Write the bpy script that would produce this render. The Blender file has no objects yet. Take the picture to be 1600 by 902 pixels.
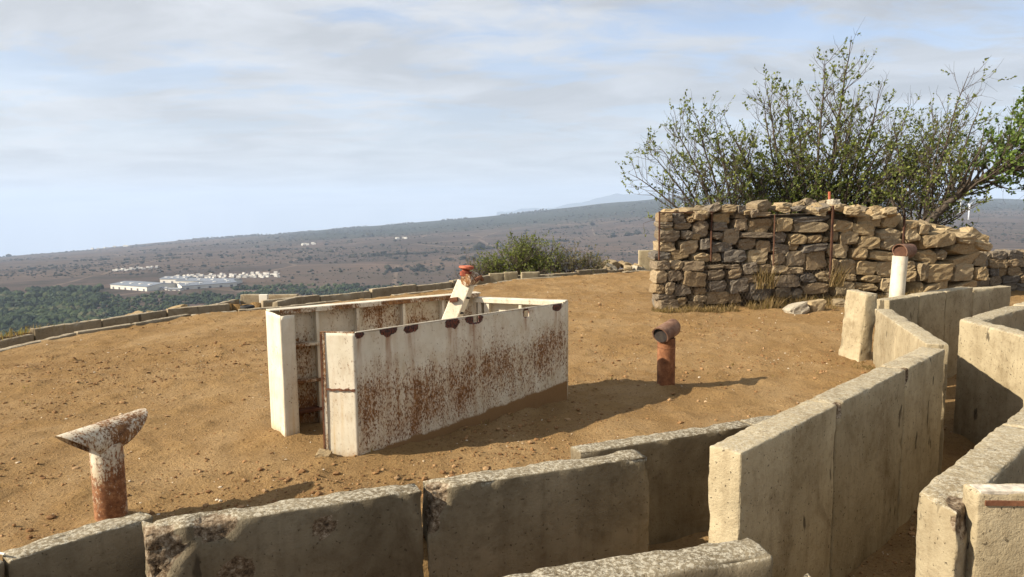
import bpy, bmesh, math, random
import numpy as np
from mathutils import Matrix, Vector

R = math.radians
scene = bpy.context.scene
COL = scene.collection

# ---------------------------------------------------------------- camera
cam_d = bpy.data.cameras.new('camera'); cam = bpy.data.objects.new('camera', cam_d); COL.objects.link(cam)
cam_d.sensor_width = 36; cam_d.lens = 25.0; cam_d.clip_start = .05; cam_d.clip_end = 60000
_p, _r = R(6.4), R(.665)
_X, _U, _F = Vector((1,0,0)), Vector((0,math.sin(_p),math.cos(_p))), Vector((0,math.cos(_p),-math.sin(_p)))
_right = _X*math.cos(_r) - _U*math.sin(_r); _up = _X*math.sin(_r) + _U*math.cos(_r)
m = Matrix((_right, _up, -_F)).transposed().to_4x4(); m.translation = (0,0,1.7)
cam.matrix_world = m
scene.camera = cam

# ---------------------------------------------------------------- node helper
class NT:
    def __init__(s, tree): s.t = tree; s.N = tree.nodes; s.L = tree.links
    def put(s, sock, v):
        if isinstance(v, bpy.types.NodeSocket): s.L.new(v, sock)
        elif v is not None:
            if hasattr(sock.default_value, '__len__'):
                n = len(sock.default_value)
                if not hasattr(v, '__len__'): v = (v,)*n
                v = tuple(v)
                if len(v) == 3 and n == 4: v = v + (1,)
            sock.default_value = v
    def n(s, typ, ins=None, **props):
        nd = s.N.new(typ)
        for k, v in props.items(): setattr(nd, k, v)
        for k, v in (ins or {}).items(): s.put(nd.inputs[k], v)
        return nd
    def math(s, op, a, b=None, c=None, clamp=False):
        nd = s.n('ShaderNodeMath', operation=op, use_clamp=clamp)
        for i, v in enumerate((a, b, c)):
            if v is not None: s.put(nd.inputs[i], v)
        return nd.outputs[0]
    def mix(s, f, a, b, mode='MIX'):
        nd = s.n('ShaderNodeMix', data_type='RGBA', blend_type=mode)
        s.put(nd.inputs[0], f); s.put(nd.inputs[6], a); s.put(nd.inputs[7], b)
        return nd.outputs[2]
    def noise(s, vec, scale, detail=4, rough=.55, dist=0.):
        nd = s.n('ShaderNodeTexNoise', {'Vector': vec, 'Scale': scale, 'Detail': detail, 'Roughness': rough, 'Distortion': dist})
        return nd.outputs[0]
    def ramp(s, f, stops, interp='LINEAR'):
        nd = s.n('ShaderNodeValToRGB'); s.put(nd.inputs[0], f); cr = nd.color_ramp; cr.interpolation = interp
        while len(cr.elements) < len(stops): cr.elements.new(.5)
        for e, (p, c) in zip(cr.elements, stops):
            e.position = p
            if not hasattr(c, '__len__'): c = (c, c, c)
            e.color = tuple(c)[:3] + (1,)
        return nd.outputs[0]
    def mapr(s, v, a, b, c=0., d=1., clamp=True):
        nd = s.n('ShaderNodeMapRange', {0: v, 1: a, 2: b, 3: c, 4: d}, clamp=clamp); return nd.outputs[0]
    def mapping(s, vec, scale=(1,1,1), rot=(0,0,0), loc=(0,0,0)):
        return s.n('ShaderNodeMapping', {'Vector': vec, 'Scale': scale, 'Rotation': rot, 'Location': loc}).outputs[0]
    def sep(s, vec): return s.n('ShaderNodeSeparateXYZ', {0: vec}).outputs
    def comb(s, x, y, z): return s.n('ShaderNodeCombineXYZ', {0: x, 1: y, 2: z}).outputs[0]

# ---------------------------------------------------------------- world: hazy sky with thin cloud
SUN_EL, SUN_AZ = 31.5, 252.0          # degrees; azimuth clockwise from +Y
w = bpy.data.worlds.new('World'); scene.world = w; w.use_nodes = True
w.node_tree.nodes.clear(); W = NT(w.node_tree)
sky = W.n('ShaderNodeTexSky', sky_type='NISHITA', sun_disc=False, sun_elevation=R(SUN_EL), sun_rotation=R(SUN_AZ),
          altitude=1100, air_density=1.0, dust_density=2.2, ozone_density=1.0)
gen = W.n('ShaderNodeTexCoord').outputs['Generated']
dx, dy, dz = W.sep(gen)
den = W.math('ADD', W.math('MAXIMUM', dz, 0.0), .12)
cx, cy = W.math('DIVIDE', dx, den), W.math('DIVIDE', dy, den)
cp = W.comb(cx, cy, 0.0)
c1 = W.noise(W.mapping(cp, (.62, 1.0, 1), (0,0,R(-14)), (3.2, 1.7, 0)), 1.1, 8, .58, .6)
c2 = W.noise(W.mapping(cp, (1.0, 1.7, 1), (0,0,R(-10)), (7.3, 2.1, 0)), 2.6, 8, .62, .8)
cov = W.math('ADD', W.math('MULTIPLY', c1, .62), W.math('MULTIPLY', c2, .38))
cover = W.mapr(cov, .335, .515)
low = W.mapr(dz, .06, .34, 1.0, 0.0)
cover = W.math('MAXIMUM', cover, W.math('MULTIPLY', low, .97))
cover = W.math('MULTIPLY', cover, .93)
tone = W.noise(W.mapping(cp, (.8, 1.2, 1), (0,0,R(-12)), (1.3, 5.1, 0)), 1.5, 7, .6, .5)
sunv = (math.sin(R(SUN_AZ))*math.cos(R(SUN_EL)), math.cos(R(SUN_AZ))*math.cos(R(SUN_EL)), math.sin(R(SUN_EL)))
sd = W.n('ShaderNodeVectorMath', {0: gen, 1: sunv}, operation='DOT_PRODUCT').outputs['Value']
fwd = W.mapr(sd, -.75, .55, .0, 1.0)                       # thin cloud scatters forward: brighter on the sun's side
ccol = W.mix(fwd, (3.35, 3.5, 3.72), (4.9, 5.0, 5.12))
ccol = W.mix(W.mapr(tone, .38, .62), W.mix(.24, ccol, (0,0,0)), ccol)
skyc = W.mix(cover, W.mix(1.0, sky.outputs[0], (1.02, 1.05, 1.12), 'MULTIPLY'), ccol)
bg = W.n('ShaderNodeBackground', {'Color': skyc, 'Strength': .09})
W.L.new(bg.outputs[0], W.n('ShaderNodeOutputWorld').inputs[0])

# ---------------------------------------------------------------- sun and exposure
sl = bpy.data.lights.new('sun', 'SUN'); so = bpy.data.objects.new('sun', sl); COL.objects.link(so)
sl.energy = 5.0; sl.angle = R(.5); sl.color = (1.0, .90, .74)
so.rotation_euler = Vector(sunv).to_track_quat('Z', 'Y').to_euler()
so.location = (-20, -5, 15)
vs = scene.view_settings; vs.view_transform = 'Standard'; vs.look = 'None'; vs.exposure = 1.02; vs.gamma = 1.0; vs.use_curve_mapping = False
scene.cycles.use_denoising = True
scene.cycles.volume_bounces = 1
scene.cycles.max_bounces = 6

# ---------------------------------------------------------------- numpy noise
def _h(ix, iy, iz, seed):
    h = (ix*374761393 + iy*668265263 + iz*2147483647 + seed*974634777) & 0xFFFFFFFF
    h = ((h ^ (h >> 13))*1274126177) & 0xFFFFFFFF
    h = ((h ^ (h >> 15))*2246822519) & 0xFFFFFFFF
    return ((h ^ (h >> 16)) & 0xFFFFFF)/float(0xFFFFFF)
def vnoise(P, seed=0):
    P = np.asarray(P, float); i = np.floor(P).astype(np.int64); f = P - i; f = f*f*(3 - 2*f); o = 0
    for a in (0, 1):
        for b in (0, 1):
            for c in (0, 1):
                wgt = (f[..., 0] if a else 1 - f[..., 0])*(f[..., 1] if b else 1 - f[..., 1])*(f[..., 2] if c else 1 - f[..., 2])
                o = o + wgt*_h(i[..., 0] + a, i[..., 1] + b, i[..., 2] + c, seed)
    return o
def fbm(P, oct=4, seed=0, gain=.5):
    P = np.asarray(P, float); a, s, t = 1., 0., 0.
    for k in range(oct):
        s = s + a*vnoise(P*2.03**k, seed + k*17); t += a; a *= gain
    return s/t
def fbm2(x, y, oct=4, seed=0, gain=.5): return fbm(np.stack([x, y, np.zeros_like(x)], -1), oct, seed, gain)

# ---------------------------------------------------------------- object helpers
def tag(o, label=None, cat=None, group=None, kind=None):
    for k, v in (('label', label), ('category', cat), ('group', group), ('kind', kind)):
        if v: o[k] = v
    return o
def mesh(name, V, Fc, smooth=False):
    me = bpy.data.meshes.new(name)
    V = np.asarray(V, np.float32).reshape(-1, 3)
    if isinstance(Fc, np.ndarray):
        k = Fc.shape[1]; nf = len(Fc)
        me.vertices.add(len(V)); me.vertices.foreach_set('co', V.ravel())
        me.loops.add(nf*k); me.loops.foreach_set('vertex_index', Fc.astype(np.int32).ravel())
        me.polygons.add(nf); me.polygons.foreach_set('loop_start', np.arange(0, nf*k, k, dtype=np.int32))
        me.update(calc_edges=True)
    else:
        me.from_pydata([tuple(map(float, v)) for v in V], [], [tuple(map(int, f)) for f in Fc]); me.update()
    me.polygons.foreach_set('use_smooth', [bool(smooth)]*len(me.polygons))
    me.validate()
    return me
def attr(me, name, vals):
    a = me.attributes.new(name, 'FLOAT', 'POINT'); a.data.foreach_set('value', np.asarray(vals, np.float32))
def ob(name, me, mat, parent=None, loc=None, rot=None, sc=None):
    o = bpy.data.objects.new(name, me); COL.objects.link(o)
    if mat is not None and me is not None and not me.materials: me.materials.append(mat)
    if parent is not None: o.parent = parent
    if loc is not None: o.location = loc
    if rot is not None: o.rotation_euler = rot
    if sc is not None: o.scale = sc
    return o
def empty(name, loc=(0,0,0), rz=0.):
    o = bpy.data.objects.new(name, None); COL.objects.link(o); o.location = loc; o.rotation_euler = (0,0,rz); o.empty_display_size = .1
    return o

class MB:
    """collects boxes, tubes and prisms into one mesh"""
    def __init__(s): s.V = []; s.F = []
    def add(s, V, F):
        k = len(s.V); s.V += [tuple(v) for v in V]; s.F += [tuple(i + k for i in f) for f in F]; return s
    def box(s, x0, x1, y0, y1, z0, z1, M=None):
        V = [Vector((x, y, z)) for x in (x0, x1) for y in (y0, y1) for z in (z0, z1)]
        if M is not None: V = [M @ v for v in V]
        return s.add(V, [(0,1,3,2),(4,6,7,5),(0,4,5,1),(2,3,7,6),(0,2,6,4),(1,5,7,3)])
    def bar(s, p, q, wx, wy, up=(0,0,1)):
        p, q = Vector(p), Vector(q); d = (q - p).normalized(); u = Vector(up); a = d.cross(u)
        if a.length < 1e-4: a = d.cross(Vector((1,0,0)))
        a.normalize(); b = a.cross(d)
        V = [c + a*sx*wx/2 + b*sy*wy/2 for c in (p, q) for sx, sy in ((-1,-1),(1,-1),(1,1),(-1,1))]
        return s.add(V, [(3,2,1,0),(4,5,6,7),(0,1,5,4),(1,2,6,5),(2,3,7,6),(3,0,4,7)])
    def tube(s, pts, rad, k=10, cap=True):
        pts = [Vector(p) for p in pts]; n = len(pts); rad = rad if hasattr(rad, '__len__') else [rad]*n
        b0 = len(s.V); prev = None
        for i, p in enumerate(pts):
            d = (pts[min(i+1, n-1)] - pts[max(i-1, 0)]).normalized()
            if prev is None:
                a = d.cross(Vector((0,0,1)));
                if a.length < 1e-3: a = Vector((1,0,0))
                a.normalize()
            else:
                a = (prev - d*prev.dot(d)).normalized()
            prev = a; b = d.cross(a)
            for j in range(k):
                t = 2*math.pi*j/k; s.V.append(tuple(p + (a*math.cos(t) + b*math.sin(t))*rad[i]))
        for i in range(n-1):
            for j in range(k):
                j2 = (j+1) % k
                s.F.append((b0+i*k+j, b0+i*k+j2, b0+(i+1)*k+j2, b0+(i+1)*k+j))
        if cap:
            s.F.append(tuple(b0+j for j in reversed(range(k)))); s.F.append(tuple(b0+(n-1)*k+j for j in range(k)))
        return s
    def build(s, name, mat, parent=None, smooth=False, bevel=0., **kw):
        o = ob(name, mesh(name, s.V, s.F, smooth), mat, parent, **kw)
        if bevel:
            md = o.modifiers.new('bevel', 'BEVEL'); md.width = bevel; md.segments = 2; md.limit_method = 'ANGLE'
        return o

# ---------------------------------------------------------------- materials
def new_mat(name):
    mt = bpy.data.materials.new(name); mt.use_nodes = True; mt.node_tree.nodes.clear(); return mt, NT(mt.node_tree)
def finish(T, col, rough=.9, bump=None, bstr=.5, bdist=.01, metal=0., spec=.3, translucent=None):
    p = T.n('ShaderNodeBsdfPrincipled', {'Base Color': col, 'Roughness': rough, 'Metallic': metal, 'Specular IOR Level': spec})
    if bump is not None:
        b = T.n('ShaderNodeBump', {'Height': bump, 'Strength': bstr, 'Distance': bdist}); T.L.new(b.outputs[0], p.inputs['Normal'])
    sh = p.outputs[0]
    if translucent is not None:
        tr = T.n('ShaderNodeBsdfTranslucent', {'Color': translucent}); mx = T.n('ShaderNodeMixShader', {0: .35})
        T.L.new(sh, mx.inputs[1]); T.L.new(tr.outputs[0], mx.inputs[2]); sh = mx.outputs[0]
    T.L.new(sh, T.n('ShaderNodeOutputMaterial').inputs[0])
def objco(T, rnd=True):
    v = T.n('ShaderNodeTexCoord').outputs['Object']
    if rnd:
        r = T.n('ShaderNodeObjectInfo').outputs['Random']
        return v, T.n('ShaderNodeVectorMath', {0: v, 1: T.comb(T.math('MULTIPLY', r, 31.), T.math('MULTIPLY', r, 17.), T.math('MULTIPLY', r, 7.))}, operation='ADD').outputs[0]
    return v, v
M = {}
def mat_dirt():
    mt, T = new_mat('dirt'); P = T.n('ShaderNodeNewGeometry').outputs['Position']
    big = T.noise(P, .55, 5, .6); mid = T.noise(P, 3.5, 6, .65); fine = T.noise(P, 38, 5, .7); gr = T.noise(P, 170, 3, .7); pack = T.mapr(T.noise(T.mapping(P, (1, .6, 1), (0,0,R(25))), 1.3, 6, .65, .6), .46, .62)
    c = T.ramp(big, [(.3, (.200,.116,.045)), (.45, (.285,.174,.070)), (.58, (.308,.193,.081)), (.72, (.365,.243,.116))])
    c = T.mix(T.mapr(mid, .35, .68), T.mix(.28, c, (.11,.055,.02)), c)
    c = T.mix(T.math('MULTIPLY', pack, .5), c, (.37,.25,.125))
    c = T.mix(T.mapr(fine, .53, .68), c, T.mix(.62, c, (.095,.048,.018)))
    c = T.mix(T.mapr(gr, .60, .70), c, T.mix(.6, c, (.50,.39,.24)))
    bm = T.math('ADD', T.math('MULTIPLY', fine, 1.0), T.math('MULTIPLY', gr, .35))
    bm = T.math('ADD', bm, T.math('MULTIPLY', mid, .8))
    finish(T, c, .97, bm, .9, .036, spec=.12); M['dirt'] = mt
mat_dirt()
def mat_concrete(name, ca, cb, dirt, lich=.5):
    mt, T = new_mat(name); v0, v = objco(T)
    z = T.sep(v0)[2]
    n1 = T.noise(v, 2.6, 6, .62); n2 = T.noise(v, 17, 6, .68); n3 = T.noise(v, 85, 4, .7)
    c = T.mix(T.mapr(n1, .32, .68), ca, cb)
    c = T.mix(1., c, T.ramp(T.n('ShaderNodeObjectInfo').outputs['Random'], [(0, .84), (.5, 1.0), (1, 1.10)]), 'MULTIPLY')
    c = T.mix(T.mapr(n2, .50, .72), c, T.mix(.45, c, dirt))
    streak = T.noise(T.mapping(v, (14, 14, .9)), 1.0, 5, .6)
    c = T.mix(T.math('MULTIPLY', T.mapr(streak, .52, .72), .28), c, dirt)
    blot = T.noise(v, 1.5, 6, .7, .6); c = T.mix(T.math('MULTIPLY', T.mapr(blot, .52, .68), .68), c, dirt)
    c = T.mix(T.math('MULTIPLY', T.mapr(T.noise(T.mapping(v, (1, 1, .35)), 9, 3, .5), .68, .72), .8), c, (.045,.034,.022))
    pit = T.mapr(T.noise(v, 58, 2, .5), .675, .71)                       # dark blow-holes
    c = T.mix(T.math('MULTIPLY', pit, .75), c, (.055,.042,.026))
    nz = T.sep(T.n('ShaderNodeNewGeometry').outputs['Normal'])[2]
    top = T.mapr(nz, .35, .85)
    li = T.mapr(T.noise(v, 48, 6, .8), .48, .56)
    li2 = T.mapr(T.noise(v, 66, 6, .8), .51, .57)
    c = T.mix(T.math('MULTIPLY', T.math('MULTIPLY', top, li), lich), c, (.50,.455,.355))
    c = T.mix(T.math('MULTIPLY', T.math('MULTIPLY', top, li2), lich*.45), c, (.12,.10,.07))
    chip = T.n('ShaderNodeAttribute', attribute_name='chip').outputs['Fac']
    agg = T.ramp(T.noise(v, 34, 5, .75), [(.36, (.040,.028,.018)), (.5, (.15,.105,.064)), (.64, (.34,.28,.20))])
    c = T.mix(T.mapr(T.math('ADD', chip, T.math('MULTIPLY', T.math('SUBTRACT', n2, .5), .8)), .35, .5), c, agg)
    h = T.math('ADD', T.math('MULTIPLY', n2, .7), T.math('MULTIPLY', n3, .55)); h = T.math('SUBTRACT', h, T.math('MULTIPLY', pit, .8))
    finish(T, c, .95, h, .7, .014, spec=.15); M[name] = mt
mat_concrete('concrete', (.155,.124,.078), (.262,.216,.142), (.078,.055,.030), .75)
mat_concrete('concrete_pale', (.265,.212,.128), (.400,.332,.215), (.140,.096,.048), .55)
mat_concrete('concrete_kerb', (.21,.165,.105), (.31,.25,.165), (.14,.092,.05), .5)

def mat_steel(name, mode):
    """white paint over rusting steel; object x runs along the sheet, z up from the ground"""
    mt, T = new_mat(name); v0, v = objco(T, False); x, y, z = T.sep(v0)
    fine = T.noise(T.mapping(v, (1.5, 1.5, .75)), 62, 5, .70, .2); spots = T.noise(v, 62, 3, .6)
    big = T.noise(T.mapping(v, (1, 1, .55)), 3.6, 5, .62); run = T.noise(T.mapping(v, (26, 26, 1.6)), 1.0, 5, .6)
    pnt = T.mix(T.mapr(T.noise(v, 5, 5, .6), .3, .7), (.52,.455,.335), (.66,.60,.475))
    rust = T.ramp(T.noise(v, 26, 6, .75), [(.3, (.072,.031,.013)), (.5, (.175,.078,.028)), (.68, (.33,.170,.064))])
    if mode == 'front':
        band = T.ramp(T.math('SUBTRACT', z, T.math('MULTIPLY', x, .045)), [(0, .50), (.10, .55), (.25, .74), (.45, .78), (.52, .66), (.60, .36), (.74, .18), (.90, .24), (1, .3)])
        bias = T.math('ADD', T.math('MULTIPLY', T.math('SUBTRACT', big, .5), .60), T.math('MULTIPLY', band, .37))
        bias = T.math('ADD', bias, T.math('MULTIPLY', T.math('SUBTRACT', run, .5), .30))
    elif mode == 'inner':
        bias = T.math('ADD', T.math('MULTIPLY', T.math('SUBTRACT', big, .5), 1.3), T.math('MULTIPLY', T.mapr(z, .95, .2), .16)); bias = T.math('ADD', bias, .17)
    elif mode == 'light':
        bias = T.math('ADD', T.math('MULTIPLY', T.math('SUBTRACT', big, .5), .7), .035)
    elif mode == 'mid':
        bias = T.math('ADD', T.math('MULTIPLY', T.math('SUBTRACT', big, .5), 1.5), .33)
        bias = T.math('ADD', bias, T.math('MULTIPLY', T.math('SUBTRACT', run, .5), .5))
    elif mode == 'stem':
        bias = T.math('ADD', T.math('MULTIPLY', T.math('SUBTRACT', big, .5), 1.2), T.mapr(z, .44, .22, .16, .50)); bias = T.math('ADD', bias, T.math('MULTIPLY', T.math('SUBTRACT', run, .5), .6))
        rust = T.ramp(T.noise(v, 26, 6, .75), [(.3, (.075,.028,.012)), (.5, (.19,.075,.028)), (.68, (.36,.175,.075))])
    k = T.math('ADD', fine, T.math('MULTIPLY', bias, .62))
    mask = T.mapr(k, .628, .725); soft = T.math('ADD', T.math('MULTIPLY', bias, .9), T.math('MULTIPLY', T.math('SUBTRACT', T.noise(T.mapping(v, (3, 3, 1)), 6, 6, .7), .5), 1.1)); stain = T.mapr(soft, .02, .50)
    c = T.mix(T.math('MULTIPLY', stain, .72), pnt, T.mix(T.mapr(big, .4, .6), (.40,.255,.115), (.30,.150,.058)))
    c = T.mix(mask, c, rust)
    c = T.mix(T.mapr(spots, .70, .725), c, (.07,.022,.012))
    if mode == 'front':
        edge = T.math('ADD', T.math('ADD', T.math('MULTIPLY', x, .080), .035), T.math('MULTIPLY', T.math('SUBTRACT', T.noise(v, 7, 5, .6), .5), .09))
        c = T.mix(T.mapr(T.math('SUBTRACT', z, edge), .006, -.010), c, T.mix(fine, (.17,.092,.036), (.25,.145,.062)))
        rn = T.n('ShaderNodeAttribute', attribute_name='run').outputs['Fac']
        c = T.mix(T.math('MULTIPLY', rn, T.mapr(run, .35, .6)), c, (.24,.105,.038))
        nt = T.n('ShaderNodeAttribute', attribute_name='chip').outputs['Fac']
        c = T.mix(T.mapr(T.math('ADD', nt, T.math('MULTIPLY', T.math('SUBTRACT', fine, .5), .7)), .40, .52), c, T.mix(T.mapr(fine, .45, .6), (.022,.011,.008), (.16,.04,.018)))
    else:
        soil = T.math('ADD', .05, T.math('MULTIPLY', T.math('SUBTRACT', T.noise(v, 9, 5, .6), .5), .16))
        c = T.mix(T.math('MULTIPLY', T.mapr(T.math('SUBTRACT', z, soil), .03, -.05), .75), c, (.27,.16,.07))
        if mode == 'light':
            c = T.mix(T.math('MULTIPLY', T.mapr(run, .5, .7), T.mapr(z, .75, .1, 0., .5)), c, (.50,.33,.13))
    h = T.math('SUBTRACT', T.math('MULTIPLY', fine, .3), T.math('MULTIPLY', mask, .5))
    finish(T, c, T.mix(mask, (.48,)*3, (.92,)*3), h, .55, .004, spec=.35); M[name] = mt
for nm, md in (('steel_front', 'front'), ('steel_inner', 'inner'), ('steel_light', 'light'), ('steel_mid', 'mid'), ('steel_stem', 'stem')): mat_steel(nm, md)

def mat_rust(name, a, b, c_):
    mt, T = new_mat(name); v0, v = objco(T); n1 = T.noise(v, 9, 6, .65); n2 = T.noise(v, 60, 5, .7)
    c = T.ramp(n1, [(.32, a), (.5, b), (.68, c_)]); c = T.mix(T.mapr(n2, .5, .7), c, T.mix(.5, c, (.04,.018,.01)))
    finish(T, c, .85, n2, .5, .004, spec=.3); M[name] = mt
mat_rust('rust', (.060,.022,.012), (.115,.045,.021), (.20,.088,.042))
mat_rust('rust_dark', (.035,.016,.010), (.070,.030,.016), (.115,.052,.026))
mat_rust('rust_hood', (.085,.042,.026), (.165,.086,.052), (.27,.165,.11))
mat_rust('rust_orange', (.085,.034,.015), (.18,.072,.030), (.30,.135,.062))
mat_rust('rust_red', (.16,.035,.018), (.32,.075,.035), (.50,.16,.09))
mat_rust('black_iron', (.012,.010,.010), (.025,.02,.018), (.05,.04,.03))

def mat_stone(name, cols):
    mt, T = new_mat(name); v0, v = objco(T); P = T.n('ShaderNodeNewGeometry').outputs['Position']
    r = T.n('ShaderNodeObjectInfo').outputs['Random']
    c = T.ramp(r, [(i/(len(cols)-1), q) for i, q in enumerate(cols)])
    n1 = T.noise(P, 9, 5, .65); n2 = T.noise(P, 34, 6, .7); n3 = T.noise(P, 110, 4, .7)
    c = T.mix(T.mapr(n1, .35, .7), T.mix(.30, c, (.10,.07,.045)), c)
    c = T.mix(T.math('MULTIPLY', T.mapr(n2, .5, .7), .35), c, (.44,.34,.21))
    c = T.mix(T.math('MULTIPLY', T.mapr(n2, .46, .32), .6), c, (.07,.055,.04))
    h = T.math('ADD', n2, T.math('MULTIPLY', n3, .45))
    finish(T, c, .94, h, .8, .022, spec=.2); M[name] = mt
mat_stone('stone', [(.10,.092,.082), (.30,.215,.12), (.15,.13,.105), (.37,.28,.165), (.12,.11,.095), (.26,.18,.09), (.20,.17,.13), (.09,.085,.078)])
mat_stone('stone_ochre', [(.27,.195,.10), (.39,.285,.15), (.20,.155,.095), (.43,.33,.19), (.30,.21,.105)])
mat_stone('stone_pale', [(.38,.34,.26), (.44,.39,.30), (.33,.28,.20)])

def flat(name, col, rough=.8, var=.25, scale=6., spec=.3, metal=0.):
    mt, T = new_mat(name); v0, v = objco(T); n = T.noise(v, scale, 5, .65)
    c = T.mix(T.mapr(n, .3, .7), tuple(x*(1-var) for x in col), tuple(min(1, x*(1+var)) for x in col))
    finish(T, c, rough, n, .25, .01, spec=spec, metal=metal); M[name] = mt
flat('wire', (.16,.12,.08), .7); flat('core', (.07,.05,.03), 1., .4, 12)
flat('bark', (.075,.058,.042), .95, .45, 22); flat('twig', (.085,.066,.048), .95, .4, 12)
flat('white_plastic', (.66,.62,.52), .6, .12); flat('tyre', (.02,.02,.02), .8)
flat('turbine_white', (.80,.80,.80), .5, .03); flat('house_wall', (.56,.54,.49), .8, .2, .2); flat('shed_wall', (.58,.55,.48), .7, .10, .05)
flat('shed_roof', (.150,.165,.19), .6, .10, .03); flat('house_roof', (.36,.33,.29), .8, .15, .2); flat('opening', (.10,.10,.11), .6, .2)
flat('white_red', (.50,.44,.35), .7, .45, 26)
flat('blue_plastic', (.02,.12,.30), .4)

def mat_attr(name, stops, rough=.95, translucent=None, spec=.15):
    mt, T = new_mat(name); a = T.n('ShaderNodeAttribute', attribute_name='tint').outputs['Fac']
    c = T.ramp(a, stops); finish(T, c, rough, spec=spec, translucent=(T.mix(1., c, (1.3,1.5,.6), 'MULTIPLY') if translucent else None)); M[name] = mt
mat_attr('gravel', [(0, (.12,.06,.025)), (.45, (.25,.14,.06)), (.8, (.36,.25,.14)), (1, (.62,.54,.42))])
mat_attr('leaf', [(0, (.050,.062,.018)), (.5, (.125,.150,.034)), (1, (.22,.240,.058))], .6, True, .3)
mat_attr('leaf_green', [(0, (.045,.075,.018)), (.5, (.105,.160,.030)), (1, (.18,.245,.055))], .6, True, .3)
mat_attr('leaf_dry', [(0, (.060,.055,.028)), (.5, (.125,.112,.050)), (1, (.20,.175,.08))], .7, True, .25)
mat_attr('dry_grass', [(0, (.13,.085,.036)), (.5, (.22,.150,.068)), (1, (.33,.24,.12))], .9, True, .2)
mat_attr('wood_far', [(0, (.012,.019,.010)), (.4, (.024,.037,.015)), (.75, (.042,.058,.021)), (1, (.075,.070,.038))], .95)
mat_attr('brush_far', [(0, (.016,.018,.012)), (.5, (.029,.029,.020)), (1, (.050,.044,.030))], .95)
def mat_terrain():
    mt, T = new_mat('terrain'); P = T.n('ShaderNodeNewGeometry').outputs['Position']; x, y, z = T.sep(P)
    S = T.mapping(P, (.001, .001, .001))
    n1 = T.noise(T.mapping(S, (1, 2.2, 1)), 1.6, 7, .6); n2 = T.noise(T.mapping(S, (1, 1.5, 1)), 9, 7, .68); n3 = T.noise(S, 60, 6, .7)
    c = T.ramp(n1, [(.3, (.055,.044,.040)), (.5, (.082,.062,.053)), (.7, (.120,.081,.062))])
    c = T.mix(T.mapr(n2, .48, .62), c, (.046,.040,.031))
    c = T.mix(T.math('MULTIPLY', T.mapr(n3, .52, .64), .75), c, (.032,.031,.023))
    vor = T.n('ShaderNodeTexVoronoi', {'Vector': T.mapping(S, (1, .55, 0)), 'Scale': 2.3}, feature='DISTANCE_TO_EDGE').outputs['Distance']
    cell = T.n('ShaderNodeTexVoronoi', {'Vector': T.mapping(S, (1, .55, 0)), 'Scale': 2.3}, feature='F1').outputs['Color']
    c = T.mix(T.math('MULTIPLY', T.mapr(T.sep(cell)[0], .45, .9), .35), c, (.118,.088,.066))
    c = T.mix(T.mapr(T.math('ADD', vor, T.math('MULTIPLY', T.math('SUBTRACT', n2, .5), .03)), .012, .004, 0., .7), c, (.155,.118,.090))
    # wooded far ridge
    d = T.math('ADD', y, T.math('MULTIPLY', T.math('SUBTRACT', n2, .5), 3500.))
    wood = T.mapr(d, 3700, 4500); wood = T.math('MULTIPLY', wood, T.mapr(T.math('DIVIDE', x, y), -.42, -.27))
    c = T.mix(T.math('MULTIPLY', wood, .92), c, (.028,.034,.024))
    # dry hillside near the plateau
    near = T.mapr(y, 500, 150)
    c = T.mix(T.math('MULTIPLY', near, T.mapr(n3, .3, .7)), c, (.17,.115,.058))
    finish(T, c, 1., spec=0.); M['terrain'] = mt
mat_terrain()

# ================================================================ GROUND: plateau with trenches, hill, plain and ridge
LIP = [(-6.55,5.0),(-6.34,8.65),(-6.15,9.94),(-5.72,10.69),(-5.29,11.63),(-4.68,12.05),(-4.05,12.35),(-1.48,14.83),(-.7,15.7),(.16,17.0),(2.12,18.0),(3.76,18.9),(6.2,19.5),(9.2,20.0),(13,20.2)]
RIM = LIP + [(17,14),(17,-8),(-7,-8)]
TRENCH = [(-5.2,-.1),(-1.80,3.42),(-1.60,3.02),(.80,3.93),(.42,4.36),(3.28,5.52),(3.93,7.42),(4.30,8.25),(6.12,9.47),(8.2,10.6),(8.6,9.7),(6.0,8.05),(4.34,6.72),(4.20,4.6),(2.75,3.55),(1.62,2.52),(1.62,1.2),(1.0,1.2),(1.02,2.68),(-.10,2.36),(-4.4,-2.2)]
FILL = [(4.38,6.55),(4.28,4.2),(9,4.2),(9,9.6),(6.0,8.0)]
def inpoly(x, y, poly):
    c = np.zeros(x.shape, bool); n = len(poly)
    for i in range(n):
        (x0, y0), (x1, y1) = poly[i], poly[i-1]
        if y0 == y1: continue
        hit = ((y0 > y) != (y1 > y)) & (x < (x1-x0)*(y-y0)/(y1-y0) + x0); c ^= hit
    return c
def pdist(x, y, poly, closed=True):
    best = np.full(x.shape, 1e18); n = len(poly)
    for i in range(n if closed else n-1):
        (ax, ay), (bx, by) = poly[i], poly[(i+1) % n]
        ux, uy = bx-ax, by-ay; t = np.clip(((x-ax)*ux + (y-ay)*uy)/(ux*ux+uy*uy), 0, 1)
        best = np.minimum(best, (x-ax-t*ux)**2 + (y-ay-t*uy)**2)
    return np.sqrt(best)
def sdist(x, y, poly): return np.where(inpoly(x, y, poly), -1, 1)*pdist(x, y, poly)

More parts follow.
